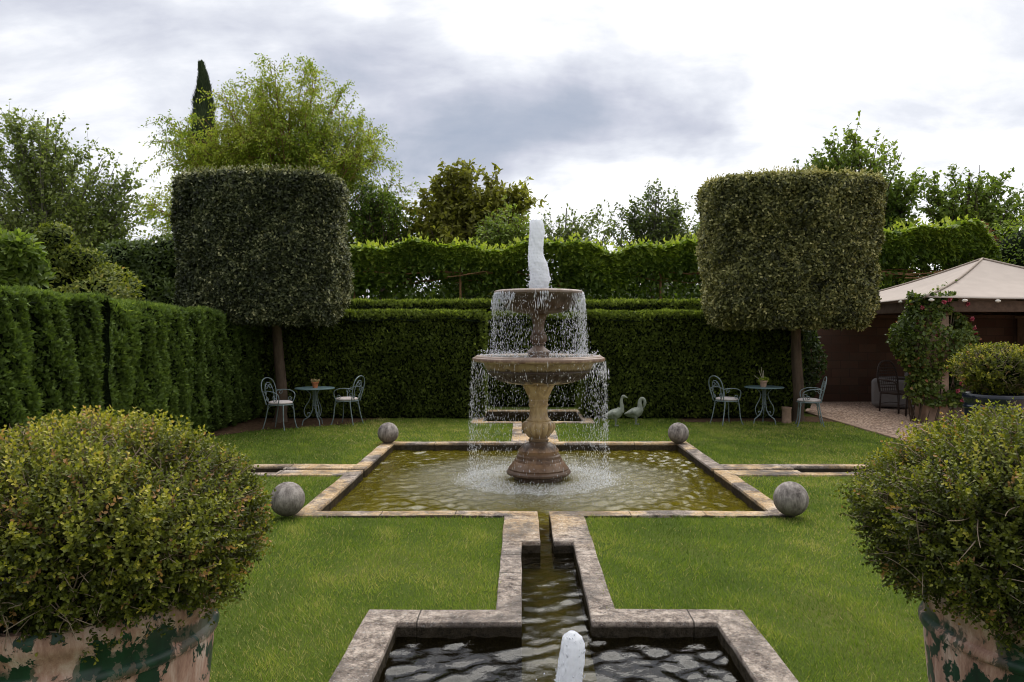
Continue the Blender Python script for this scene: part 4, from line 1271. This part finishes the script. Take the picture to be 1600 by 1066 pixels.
# ================================================================== vine pergola behind the hedges
root = thing('vine_pergola', 'long vine-covered pergola with thin posts behind the back hedges', 'pergola', (0, 0, 0))
def vtop(x):
    return 4.05 + .10 * np.sin(x * 1.7) + .07 * np.sin(x * 4.1 + 1) + np.where(x > 9.3, .50, 0) * np.clip((x - 9.3) * 2, 0, 1) - .6 * np.clip((x - 12.6) / .8, 0, 1) - .25 * np.clip((-5 - x), 0, 1)
mb = MB()
n = 40000
x = U(n, -6.3, 13.2); zt = vtop(x)
s = U(n) ** 1.3
y = 22 + U(n, -.8, .9)
thick = .72 + .40 * fnoise(np.stack([x, y, 0 * x], 1), 1.7, 2)
z = zt - s * thick + .08 * fnoise(np.stack([x, y, 0 * x], 1), 5, 3)
front = U(n) < .45
y = np.where(front, 21.15 + .14 * fnoise(np.stack([x, 0 * x, z], 1), 3, 4) + .1 * U(n), y)
p = np.stack([x, y, z], 1)
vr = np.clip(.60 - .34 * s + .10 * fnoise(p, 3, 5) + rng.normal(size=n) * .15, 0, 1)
D = nrm(rdir(n) * .8 + np.array([0, -.5, -.35]))
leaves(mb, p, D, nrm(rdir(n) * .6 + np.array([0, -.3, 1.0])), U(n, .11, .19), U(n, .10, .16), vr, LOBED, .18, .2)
# hanging lower fringe, sparse
n = 9500
x = U(n, -6.3, 13.2); z = vtop(x) - .75 - U(n) ** 1.8 * .85; y = U(n, 21.1, 22.9)
p = np.stack([x, y, z], 1)
leaves(mb, p, nrm(rdir(n) + np.array([0, 0, -.6])), nrm(rdir(n) * .7 + np.array([0, 0, 1])), U(n, .10, .16), U(n, .08, .12), np.clip(.25 + rng.normal(size=n) * .12, 0, 1), LOBED, .18, .2)
# upright young shoots
n = 900
x = U(n, -6.2, 13.1); p = np.stack([x, U(n, 21.2, 22.8), vtop(x) + U(n, .0, .22)], 1)
leaves(mb, p, nrm(rdir(n) * .6 + np.array([0, 0, 1])), rdir(n), U(n, .08, .14), U(n, .07, .10), U(n, .75, 1), LOBED, .2, .2)
mb.build('foliage', M['ygreen'], root)
for x in (-4.65, -1.70, 1.05, 3.85, 6.6, 9.4, 12.2):
    for yy in (21.3, 22.8):
        mb = MB(); tubes(mb, [(x, yy, -.05), (x + .01, yy, 1.8), (x, yy, 3.45)], .032, 8); mb.build('post', M['bark_orange'], root, True)
mb = MB()
for yy, zz_ in ((21.25, 3.32), (22.0, 3.40), (22.8, 3.34)):
    xs = np.linspace(-6.3, 13.2, 40)
    tubes(mb, np.stack([xs, yy + .04 * np.sin(xs * 2), zz_ + .04 * np.sin(xs * 3.1 + yy)], 1), .022, 6)
mb.build('rail', M['bark_orange'], root, True)
mb = MB()
for i in range(44):
    x0 = random.uniform(-6, 12); l = random.uniform(1.0, 3.0); zb = random.uniform(3.0, 3.45); yy = random.uniform(21.1, 22.6)
    xs = np.linspace(x0, x0 + l, 8)
    tubes(mb, np.stack([xs, yy + .1 * np.sin(xs * 3 + i), zb + .09 * np.sin(xs * 2.3 + i)], 1), random.uniform(.010, .022), 5)
mb.build('vine_stem', M['bark_orange'], root, True)

# ================================================================== potted box balls in the foreground
def boxball(mbl, mbt, c, r, n, seed, ls=.0158, shoot=.10, vb=0, twigs=1500, bare=.35, tr=.0016, pairs=7):
    c = np.array(c); r = np.array(r)
    d = rdir(n)
    lump = .055 * fnoise(d * 3, 1.0, seed) + .06 * fnoise(d * 8, 1.0, seed + 1) + .05 * fnoise(d * 17, 1.0, seed + 11)
    rr = 1 + lump - .26 * U(n) ** 1.6
    p = c + d * r * rr[:, None]
    gap = fnoise(p, 11, seed + 2)
    keep = (gap > -.62) | (U(n) < .35)
    p, d, rr, gap = p[keep], d[keep], rr[keep], gap[keep]
    n = len(p)
    N = nrm(d / r)
    D = nrm(N * .85 + rdir(n) * .7 + np.array([0, 0, .35]))
    L = shoot * U(n, .55, 1.25)
    a = nrm(np.cross(D, rdir(n))); b = np.cross(D, a)
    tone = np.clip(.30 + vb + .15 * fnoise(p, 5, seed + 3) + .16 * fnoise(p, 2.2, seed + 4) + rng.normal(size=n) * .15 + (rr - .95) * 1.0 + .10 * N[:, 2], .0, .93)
    dead = U(n) < (.03 + .26 * np.clip(fnoise(p, 2.5, seed + 5) - .45, 0, 1))
    base = p - D * L[:, None] * .5
    for j in range(pairs):
        t = (j + .8) / pairs
        q = base + D * (L * t)[:, None]
        ax, bx = (a, b) if j % 2 else (b, a)
        for sg in (1, -1):
            sp = .95 - .45 * t
            Dl = nrm(D * (1 - sp * .35) + ax * sg * sp + rdir(n) * .25)
            vv = np.clip(tone + .20 * (t - .5) + rng.normal(size=n) * .05, 0, .94)
            vv[dead] = U(dead.sum(), .955, 1)
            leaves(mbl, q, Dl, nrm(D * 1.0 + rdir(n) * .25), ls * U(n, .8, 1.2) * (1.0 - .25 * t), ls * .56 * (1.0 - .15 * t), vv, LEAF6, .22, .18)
    # twigs reaching in from the middle
    s = rng.choice(n, min(n, twigs), replace=False)
    e = p[s] + D[s] * (L[s] * .4)[:, None]
    st = c + (p[s] - c) * U(len(s), .35, .62)[:, None] + rdir(len(s)) * .03 - np.array([0, 0, .05])
    mid = (st + e) / 2 + rdir(len(s)) * .022
    tubes(mbt, limbs_to(st, e, len(s), (mid - (st + e) / 2) * 2), tr * np.linspace(1.9, .7, 7), 4)
    # bare crossing twigs near the surface
    k = int(len(s) * bare)
    d2 = rdir(k); q = c + d2 * r * U(k, .84, .99)[:, None]
    dd = nrm(np.cross(d2, rdir(k)) + d2 * .6 + np.array([0, 0, .35]))
    l2 = U(k, .05, .15)[:, None]
    tubes(mbt, limbs_to(q - dd * l2 * .6, q + dd * l2 * .5, k, rdir(k) * .018), tr * np.linspace(1.5, .6, 7), 4)

def planter(mb, R0, H):
    prof = [(.0, .0), (.70, .0), (.72, .03), (.73, .06), (.78, .20), (.86, .42), (.925, .62), (.95, .76), (.955, .815), (.985, .822), (.992, .836), (.98, .850), (.955, .858), (.952, .875), (.965, .90),
            (.99, .925), (1.012, .94), (1.02, .958), (1.01, .985), (.985, 1.0), (.92, 1.0), (.89, .97), (.87, .88), (.0, .86)]
    lathe(mb, [(a * R0, b * H) for a, b in prof], 128, mod=lambda r, z, th: r * (1 + .006 * np.sin(th * 3 + z * 9) + .004 * np.sin(th * 7)))

for (x, yy, lab, cc, rr, sd_, vb, n) in [
        (-1.42, 2.45, 'large box ball in a peeling green pot at the left edge, with bare twigs showing', (-1.42, 2.45, 1.10), (.545, .52, .335), 101, .03, 11500),
        (1.74, 2.45, 'large box ball in a peeling green pot at the right edge, dense and yellow-tipped', (1.76, 2.45, 1.12), (.635, .58, .355), 131, .0, 13500)]:
    root = thing('potted_box_ball', lab, 'potted shrub', (x, yy, 0), 0, 'potted box balls')
    off = np.array([x, yy, 0])
    mb = MB(); planter(mb, .425, .935); mb.build('planter', M['planter'], root, True, 50)
    ml, mt = MB(), MB()
    boxball(ml, mt, np.array(cc) - off, rr, n, sd_, vb=vb, twigs=2800, bare=.6 if x < 0 else .25)
    ellipsoid(ml, np.array(cc) - off, np.array(rr) * .60, 30, 18, .12, 3, sd_, 1)
    ml.build('foliage', [M['box'], M['core']], root)
    # stems rising from the pot
    st = np.stack([U(14, -.12, .12), U(14, -.12, .12), np.full(14, .70)], 1)
    en = (np.array(cc) - off) + rdir(14) * np.array(rr) * .6
    tubes(mt, limbs_to(st, en, 14, rdir(14) * .05), .012 * np.linspace(1, .4, 7), 6)
    mt.build('twigs', M['twig'], root, True)

# third, smaller potted box by the terrace
x, yy = 5.72, 9.25
root = thing('potted_box_ball', 'smaller box ball in a dark glazed pot in front of the rose-covered pillar', 'potted shrub', (x, yy, 0), 0, 'potted box balls')
mb = MB(); planter(mb, .36, .98); mb.build('planter', M['navy'], root, True, 50)
ml, mt = MB(), MB()
boxball(ml, mt, (0, 0, 1.27), (.46, .44, .29), 2600, 171, ls=.03, shoot=.11, vb=.05, twigs=700, bare=.5, tr=.0022, pairs=5)
ellipsoid(ml, (0, 0, 1.24), (.36, .34, .21), 24, 14, .12, 3, 3, 1)
ml.build('foliage', [M['box'], M['core']], root); mt.build('twigs', M['twig'], root, True)

# ================================================================== wrought iron furniture
def arc_scroll(c, r0, r1, a0, a1, n=22):
    """spiral in local 2d"""
    t = np.linspace(0, 1, n)
    a = a0 + (a1 - a0) * t; r = r0 + (r1 - r0) * t
    return np.stack([c[0] + r * np.cos(a), c[1] + r * np.sin(a)], 1)

TR = .0075
def make_chair():
    root = thing('garden_chair', 'x', 'chair')
    # seat ring + cushion
    mb = MB()
    a = np.linspace(0, 2 * math.pi, 33)
    ring = np.stack([.205 * np.cos(a), .205 * np.sin(a), np.full(33, .435)], 1)
    tubes(mb, ring, .010, 6)
    lathe(mb, [(0.0, .440), (.205, .440), (.208, .432), (.205, .426), (0.0, .426)], 32)
    mb.build('seat', M['iron'], root, True, 40)
    mb = MB()
    lathe(mb, [(.0, .445), (.17, .445), (.200, .453), (.205, .468), (.192, .485), (.15, .496), (.0, .500)], 40, mod=lambda r, z, th: r * (1 + .015 * np.sin(th * 5)))
    cu = mb.build('cushion', M['cushion'], root, True)
    # legs
    for sx in (1, -1):
        for sy in (1, -1):
            mb = MB()
            if sx > 0:
                pt = spline([(.15, sy * .14, .435), (.165, sy * .155, .30), (.175, sy * .165, .15), (.205, sy * .185, .02), (.225, sy * .20, 0)], 6)
            else:
                pt = spline([(-.15, sy * .14, .435), (-.17, sy * .15, .30), (-.20, sy * .16, .15), (-.24, sy * .18, .0)], 6)
            tubes(mb, pt, np.linspace(.012, .009, len(pt)), 7, caps=True)
            # curled brace under the seat
            br = spline([(sx * .162, sy * .15, .33), (sx * .13, sy * .12, .40), (sx * .07, sy * .06, .43)], 5)
            tubes(mb, br, .006, 5)
            mb.build('leg', M['iron'], root, True)
    # back: outer hoop, inner hoop, scrolls
    def bk(y, z):
        return (-.185 - .10 * (z - .43) / .45, y, z)
    mb = MB()
    hoop = spline([bk(-.150, .43), bk(-.170, .55), bk(-.198, .70), bk(-.150, .84), bk(0, .895), bk(.150, .84), bk(.198, .70), bk(.170, .55), bk(.150, .43)], 6)
    tubes(mb, hoop, .010, 7)
    inner = spline([bk(-.045, .44), bk(-.10, .52), bk(-.115, .66), bk(-.075, .775), bk(0, .81), bk(.075, .775), bk(.115, .66), bk(.10, .52), bk(.045, .44)], 6)
    tubes(mb, inner, TR, 6)
    for sg in (1, -1):
        sc = arc_scroll((sg * .048, .735), .048, .012, (math.pi if sg > 0 else 0), (math.pi - sg * 7.5 if sg > 0 else 7.5))
        tubes(mb, np.array([bk(q[0], q[1]) for q in sc]), .0065, 5)
        sc = arc_scroll((sg * .10, .52), .040, .012, 1.5, 1.5 + sg * 7)
        tubes(mb, np.array([bk(q[0], q[1]) for q in sc]), .0065, 5)
    mb.build('backrest', M['iron'], root, True)
    for sg in (1, -1):
        mb = MB()
        arm = spline([(-.235, sg * .185, .655), (-.13, sg * .235, .675), (.02, sg * .255, .665), (.115, sg * .245, .615), (.125, sg * .225, .53), (.095, sg * .205, .445)], 7)
        tubes(mb, arm, .009, 7)
        sc = arc_scroll((-.165, .635), .045, .012, 1.4, 1.4 - 7.2)
        tubes(mb, np.array([(q[0], sg * .225, q[1]) for q in sc]), .0065, 5)
        sc = arc_scroll((.035, .515), .045, .012, -.6, -.6 + 7.2)
        tubes(mb, np.array([(q[0], sg * .215, q[1]) for q in sc]), .0065, 5)
        mb.build('armrest', M['iron'], root, True)
    return root

def copy_thing(src):
    r = src.copy(); scene.collection.objects.link(r)
    for ch in [c for c in bpy.data.objects if c.parent == src]:
        c = ch.copy(); scene.collection.objects.link(c); c.parent = r
        for g in [q for q in bpy.data.objects if q.parent == ch]:
            d = g.copy(); scene.collection.objects.link(d); d.parent = c
    return r

proto = make_chair()
GC = 'scrolled iron garden chairs around the two tables'
for i, (x, yy, rz, lab) in enumerate([
        (-4.22, 13.45, -18, 'white-cushioned scrolled iron chair left of the left table beside the hedge'),
        (-3.22, 14.15, 162, 'pinkish-cushioned scrolled iron chair right of the left table'),
        (3.78, 14.15, 24, 'pale-cushioned scrolled iron chair left of the right table near the geese'),
        (5.20, 13.90, 166, 'pale-cushioned scrolled iron chair right of the right table next to the gravel')]):
    o = proto if i == 0 else copy_thing(proto)
    o.location = (x, yy, .006); o.rotation_euler = (0, 0, R(rz))
    o['label'] = lab; o['group'] = GC

def make_table():
    root = thing('garden_table', 'x', 'table')
    mb = MB()
    lathe(mb, [(.0, .668), (.335, .668), (.352, .664), (.356, .674), (.350, .684), (.0, .688)], 56)
    mb.build('table_top', M['iron_top'], root, True, 40)
    mb = MB()
    tubes(mb, [(0, 0, .30), (0, 0, .50), (0, 0, .668)], .014, 8)
    a = np.linspace(0, 2 * math.pi, 17)
    for zc in (.36, .53): tubes(mb, np.stack([.045 * np.cos(a), .045 * np.sin(a), np.full(17, zc)], 1), .007, 5)
    tubes(mb, np.stack([.18 * np.cos(a), .18 * np.sin(a), np.full(17, .655)], 1), .008, 5)
    mb.build('column', M['iron'], root, True)
    for k in range(3):
        an = R(-90 + 38 + 120 * k)
        ca, sa = math.cos(an), math.sin(an)
        def rt(pts): return np.array([(r * ca, r * sa, z) for r, z in pts])
        mb = MB()
        s1 = spline(rt([(.03, .66), (.028, .50), (.035, .33), (.06, .23), (.13, .14), (.20, .09), (.225, .0)]), 6)
        tubes(mb, s1, .0105, 7)
        s2 = [(.16, .655), (.075, .56), (.10, .45), (.165, .345), (.19, .26), (.165, .175), (.12, .145), (.085, .175), (.09, .225), (.125, .225), (.125, .20)]
        tubes(mb, spline(rt(s2), 6), .0085, 6)
        mb.build('leg', M['iron'], root, True)
    return root
tp_ = make_table()
for i, (x, yy, rz, lab) in enumerate([(-3.77, 14.0, 0, 'round blue-green iron table under the dark drum tree, terracotta pot on it'),
                                      (4.50, 14.25, 10, 'round blue-green iron table under the olive drum tree, pale pot on it')]):
    o = tp_ if i == 0 else copy_thing(tp_)
    o.location = (x, yy, .006); o.rotation_euler = (0, 0, R(rz)); o['label'] = lab; o['group'] = 'round iron garden tables'

def pot_profile(r, h): return [(0, 0), (r * .68, 0), (r * .92, h * .74), (r * .95, h * .76), (r * 1.06, h * .77), (r * 1.08, h), (r * .95, h), (r * .90, h * .82), (0, h * .80)]
root = thing('flower_pot', 'small terracotta pot of succulents on the left garden table', 'flower pot', (-3.75, 13.95, .694), 0, 'small pots on the tables')
mb = MB(); lathe(mb, pot_profile(.062, .11), 32); mb.build('pot', M['terracotta'], root, True, 40)
mb = MB(); n = 130
p = np.stack([U(n, -.055, .055), U(n, -.05, .05), U(n, .09, .12)], 1)
leaves(mb, p, nrm(rdir(n) + np.array([0, 0, .9])), rdir(n), U(n, .03, .06), .026, U(n, .5, 1), LEAF6, .3, .2)
mb.build('plant', leafmat('succulent', [(0, (.16, .10, .04)), (.7, (.30, .27, .10)), (1, (.55, .38, .28))]), root)
root = thing('flower_pot', 'pale clay pot with a green plant and dry sticks on the right garden table', 'flower pot', (4.47, 14.2, .694), 0, 'small pots on the tables')
mb = MB(); lathe(mb, pot_profile(.072, .115), 32); mb.build('pot', M['pale_clay'], root, True, 40)
mb = MB(); n = 220
p = np.stack([U(n, -.065, .075), U(n, -.05, .05), U(n, .09, .15)], 1)
leaves(mb, p, nrm(rdir(n) + np.array([0, 0, .5])), rdir(n), U(n, .03, .055), .022, U(n, .5, 1), LEAF6, .3, .2)
mb.build('plant', M['ygreen'], root)
mb = MB()
for e in [(-.04, 0, .36), (-.085, .0, .31), (-.17, 0, .205), (-.0, 0, .30)]:
    tubes(mb, [(0, 0, .09), tuple(np.array(e) * .6 + np.array([.0, 0, .03])), e], [.006, .006, .004], 5)
mb.build('stick', M['stick'], root, True)
# candle lantern pot by the trunk
root = thing('clay_cylinder', 'pale cylindrical clay jar on the ground beside the right topiary trunk', 'jar', (4.95, 14.35, 0))
mb = MB(); lathe(mb, [(0, 0), (.085, 0), (.09, .02), (.085, .06), (.085, .26), (.095, .275), (.095, .30), (.08, .30), (.075, .27), (0, .05)], 32)
mb.build('jar_body', M['pale_clay'], root, True, 40)

# ================================================================== goose statues
def goose(label, loc, rz, hooked):
    root = thing('goose_statue', label, 'statue', loc, rz, 'verdigris goose statues')
    mb = MB()
    bp = spline([(-.215, 0, .185), (-.15, 0, .185), (-.07, 0, .20), (.01, 0, .225), (.06, 0, .265), (.085, 0, .32)], 6)
    tubes(mb, bp, np.interp(np.linspace(0, 1, len(bp)), [0, .15, .4, .6, .8, 1], [.014, .045, .088, .098, .082, .050]), 20, caps=True)
    ellipsoid(mb, (.055, 0, .245), (.062, .068, .085), 20, 14)
    if not hooked:
        nk = spline([(.10, 0, .25), (.115, 0, .34), (.105, 0, .43), (.115, 0, .50), (.130, 0, .530)], 6)
        tubes(mb, nk, np.interp(np.linspace(0, 1, len(nk)), [0, .3, .8, 1], [.058, .036, .025, .027]), 14, caps=True)
        ellipsoid(mb, (.145, 0, .538), (.040, .026, .028), 18, 12)
        tubes(mb, [(.165, 0, .535), (.195, 0, .520), (.222, 0, .508)], [.020, .014, .007], 10, caps=True)
    else:
        nk = spline([(.085, 0, .25), (.075, 0, .34), (.075, 0, .42), (.105, 0, .475), (.145, 0, .470), (.168, 0, .42), (.165, 0, .385)], 6)
        tubes(mb, nk, np.interp(np.linspace(0, 1, len(nk)), [0, .25, .7, 1], [.060, .040, .027, .028]), 14, caps=True)
        ellipsoid(mb, (.162, 0, .375), (.026, .025, .038), 18, 12)
        tubes(mb, [(.160, 0, .355), (.152, 0, .325), (.142, 0, .300)], [.019, .013, .006], 10, caps=True)
    for sg in (1, -1):   # folded wings
        tubes(mb, [(-.20, sg * .028, .192), (-.12, sg * .062, .205), (-.02, sg * .082, .235), (.045, sg * .066, .262)], [.010, .034, .048, .018], 12, caps=True)
    o = mb.build('body', M['goose'], root, True)
    rm = o.modifiers.new('r', 'REMESH'); rm.mode = 'VOXEL'; rm.voxel_size = .007; rm.use_smooth_shade = True
    sm = o.modifiers.new('s', 'SMOOTH'); sm.iterations = 4; sm.factor = .5
    for sg in (1, -1):
        mb = MB()
        tubes(mb, [(.0, sg * .035, .17), (.005, sg * .035, .085), (.0, sg * .035, .012)], [.045, .013, .009], 8, caps=True)
        V = [(-.02, sg * .035, .0), (.05, sg * .035 - .03, .0), (.06, sg * .035, .0), (.05, sg * .035 + .03, .0)]
        mb.add(V + [(a, b, .014) for a, b, c in V], [[0, 3, 2, 1], [4, 5, 6, 7], [0, 1, 5, 4], [1, 2, 6, 5], [2, 3, 7, 6], [3, 0, 4, 7]])
        mb.build('leg', M['goose'], root, True, 40)
goose('verdigris goose statue with its neck stretched up on the lawn by the back hedge', (1.70, 13.9, .005), R(-12), False)
goose('verdigris goose statue with its neck hooked down to preen, beside the upright goose', (2.10, 14.12, .005), R(-18), True)

# ================================================================== canopy gazebo, wall, roses
gz = thing('gazebo', 'gazebo with a beige canvas pyramid roof over the gravel terrace', 'gazebo', (0, 0, 0))
gx0, gy0, SS = 7.37, 14.0, 5.15
gx1, gy1 = gx0 + SS, gy0 + SS
pk = np.array([gx0 + SS / 2, gy0 + SS / 2, 3.27]); ez = 2.345
mb = MB()
corners = [np.array([gx0, gy0, ez]), np.array([gx1, gy0, ez]), np.array([gx1, gy1, ez]), np.array([gx0, gy1, ez])]
K = 14
for i in range(4):
    a, b = corners[i], corners[(i + 1) % 4]
    V = []
    for r_ in range(K + 1):
        t = r_ / K
        for c_ in range(K + 1):
            s = c_ / K
            q = (a * (1 - s) + b * s) * (1 - t) + pk * t
            q = q.copy()
            q[2] -= .13 * math.sin(math.pi * t) * (1 - .35 * abs(2 * s - 1)) + .035 * math.sin(math.pi * s) * (1 - t)
            V.append(q)
    idx = np.arange((K + 1) ** 2).reshape(K + 1, K + 1)
    qd = np.stack([idx[:-1, :-1], idx[:-1, 1:], idx[1:, 1:], idx[1:, :-1]], -1).reshape(-1, 4)
    mb.add(np.array(V), qd)
canopy = mb.build('canopy', M['canvas'], gz, True)
sl = canopy.modifiers.new('t', 'SOLIDIFY'); sl.thickness = .012
for i in range(4):
    mb = MB()
    tt = np.linspace(0, 1, 12)[:, None]
    q = corners[i] * (1 - tt) + pk * tt
    q[:, 2] -= .13 * np.sin(math.pi * tt[:, 0]) * .65 - .012
    tubes(mb, q, .022, 8, caps=True)
    mb.build('seam', M['seam'], canopy, True)
# ties along the eave
for k in range(9):
    s = (k + .15) / 8.5
    mb = MB(); ellipsoid(mb, (gx0 + s * SS, gy0 - .02, ez - .055 - .03 * math.sin(math.pi * s)), (.055, .03, .028), 12, 8, .1, 4, k)
    mb.build('tie', M['tie'], canopy, True)
for k in range(4):
    mb = MB(); ellipsoid(mb, (gx0 - .02, gy0 + .9 + k * 1.1, ez - .06), (.03, .05, .028), 12, 8, .1, 4, k)
    mb.build('tie', M['tie'], canopy, True)
for (a, b, c, d) in [(gx0 + .10, gx1 - .10, gy0 + .14, gy0 + .26), (gx0 + .10, gx1 - .10, gy1 - .26, gy1 - .14), (gx0 + .12, gx0 + .24, gy0 + .27, gy1 - .27), (gx1 - .24, gx1 - .12, gy0 + .27, gy1 - .27)]:
    mb = MB(); boxm(mb, a, b, c, d, ez - .27, ez - .07); bevel(mb.build('beam', M['wood'], gz), .008)
for (x, yy) in [(gx0 + .33, gy0 + .42), (gx1 - .4, gy0 + .42), (gx1 - .4, gy1 - .9)]:
    mb = MB(); boxm(mb, x - .21, x + .21, yy - .21, yy + .21, -.03, ez - .33); boxm(mb, x - .25, x + .25, yy - .25, yy + .25, ez - .33, ez - .272)
    bevel(mb.build('pillar', M['pillar'], gz), .015)

mb = MB(); boxm(mb, 6.1, 20, 18.55, 18.85, -.05, 2.02); boxm(mb, 6.05, 20, 18.50, 18.90, 2.02, 2.10)
tag(bevel(mb.build('brick_wall', M['brick']), .01), 'low dark brown brick wall behind the gazebo', 'wall')
# ivy hanging by the right trunk
shrub('ivy_shrub', 'dark ivy mass behind the right topiary trunk against the brick wall', 'shrub', [(5.75, 16.3, 1.0, .55, .4, .95), (5.5, 16.5, .6, .5, .4, .6), (6.2, 17.9, 1.5, .5, .35, .6)], 6500, M['dark_tree'], .09, .06, 70, LEAF6, GS)

# climbing rose over the front-left pillar
root = thing('climbing_rose', 'climbing rose with pink blooms smothering the front left gazebo pillar', 'climbing rose', (0, 0, 0))
px_, py_ = gx0 + .33, gy0 + .42
n = 9000
z = U(n, .35, 2.42)
wid = .36 + .20 * np.sin(np.clip((z - .4) / 2.1, 0, 1) * 3.1) + .10 * np.sin(z * 5)
ang = U(n, 0, 6.28)
rr = wid * (.55 + .45 * np.sqrt(U(n))) * (1 + .22 * fnoise(np.stack([np.cos(ang), np.sin(ang), z * 1.5], 1), 1.8, 61))
p = np.stack([px_ + .0 + rr * np.cos(ang) * 1.15, py_ - .05 + rr * np.sin(ang) * .75, z], 1)
gp = fnoise(p, 5, 66) > -.55
inpil = (np.abs(p[:, 0] - px_) < .215) & (np.abs(p[:, 1] - py_) < .215)
p = p[gp & ~inpil]; n = len(p)
mb = MB()
leaves(mb, p, nrm(rdir(n) + np.array([0, -.3, -.1])), nrm(rdir(n) * .7 + np.array([0, -.5, .6])), U(n, .055, .10), U(n, .04, .065), np.clip(.5 + .14 * fnoise(p, 6, 63) + rng.normal(size=n) * .2, 0, 1), LEAF6, .25, .2)
mb.build('foliage', M['rose_leaf'], root)
mb = MB()
for i in range(16):
    a0 = random.uniform(0, 6.28); pts = []
    for k in range(7):
        zz_ = k * .38; q = .28 + .08 * math.sin(k + i)
        pts.append((px_ + q * math.cos(a0 + k * .25) * 1.1, py_ + q * math.sin(a0 + k * .25), zz_))
    tubes(mb, spline(pts, 4), np.linspace(.014, .005, 25), 5)
mb.build('stem', M['bark'], root, True)
for (bx, bz) in [(.50, 2.22), (.60, 1.95), (.66, 1.78), (.68, 1.68), (-.35, 2.15), (.0, 2.25), (-.42, 1.85), (.15, 1.35), (.38, .75), (.30, .62), (.55, 1.35), (-.1, 1.65), (.12, 2.3), (.4, .45)]:
    mb = MB(); k = 26
    c = np.array([px_ + bx, py_ - .42 + .25 * abs(bx), bz])
    d = rdir(k); d[:, 1] -= .4
    leaves(mb, c + rdir(k) * .008, d, rdir(k), U(k, .032, .05), .038, U(k), LEAF6, .4, .4)
    mb.build('bloom', M['flower'], root)
# few fallen leaves on the canopy ridge
mb = MB(); n = 34
t = U(n, .05, .5)[:, None]
q = corners[0] * (1 - t) + pk * t
q[:, 2] += .0 - .13 * np.sin(math.pi * t[:, 0]) * .65 + .02; q[:, 0] += U(n, -.35, .05)
q[:, 2] -= np.abs(q[:, 0] - (corners[0] * (1 - t) + pk * t)[:, 0]) * .30
leaves(mb, q, rdir(n), np.tile([0, 0, 1.], (n, 1)), .07, .05, U(n), LEAF6, .2, .2)
tag(mb.build('fallen_leaves', M['rose_leaf']), 'few leaves lying along the canvas roof seam', 'leaves', kind='stuff')

# slip-covered armchair and wicker chairs under the gazebo
root = thing('armchair', 'grey slip-covered armchair seen from behind at the wall under the gazebo', 'armchair', (8.35, 17.35, .008), R(60))
def rbox(name, a, mat, par, bw=.05):
    mb = MB(); boxm(mb, *a); o = mb.build(name, mat, par, True, 50); bevel(o, bw, 4, 40); return o
rbox('seat', (-.36, .36, -.30, .34, .05, .46), M['slip'], root)
rbox('backrest', (-.44, .44, -.52, -.29, .03, .86), M['slip'], root, .09)
for sg in (-1, 1): rbox('armrest', (sg * .47 - .11, sg * .47 + .11, -.5, .36, .03, .66), M['slip'], root, .09)

def wicker():
    root = thing('wicker_chair', 'x', 'chair')
    rbox('seat', (-.26, .26, -.24, .26, .38, .44), M['wicker'], root, .02)
    mb = MB()
    hoop = spline([(-.25, -.25, .42), (-.27, -.30, .75), (-.18, -.33, 1.0), (0, -.34, 1.07), (.18, -.33, 1.0), (.27, -.30, .75), (.25, -.25, .42)], 6)
    tubes(mb, hoop, .02, 7)
    for i in range(9):
        x = -.22 + .055 * i
        tubes(mb, [(x, -.26, .43), (x * 1.03, -.31, .75), (x * .8, -.335, 1.05 - abs(x) * .9)], .007, 4)
    for zc in np.arange(.50, 1.0, .06):
        tubes(mb, [(-.25, -.28, zc), (0, -.31, zc), (.25, -.28, zc)], .007, 4)
    mb.build('backrest', M['wicker'], root, True)
    for sx in (1, -1):
        mb = MB(); tubes(mb, spline([(sx * .27, -.29, .68), (sx * .31, -.05, .68), (sx * .29, .2, .64), (sx * .26, .26, .42)], 5), .02, 7); mb.build('armrest', M['wicker'], root, True)
        for yy_ in (-.24, .24):
            mb = MB(); tubes(mb, [(sx * .24, yy_, .40), (sx * .25, yy_ * 1.02, .2), (sx * .26, yy_ * 1.05, 0)], .019, 7, caps=True)
            tubes(mb, [(sx * .25, yy_, .17), (0, yy_, .19), (-sx * .25 * 0, yy_, .19)], .009, 5)
            mb.build('leg', M['wicker'], root, True)
    return root
wc = wicker()
for i, (x, yy, rz, lab) in enumerate([(7.95, 16.2, 200, 'dark wicker chair nearest the grey armchair under the gazebo'),
                                      (8.05, 15.3, 120, 'dark wicker chair right beside the rose-covered pillar')]):
    o = wc if i == 0 else copy_thing(wc)
    o.location = (x, yy, .008); o.rotation_euler = (0, 0, R(rz)); o['label'] = lab; o['group'] = 'wicker chairs under the gazebo'
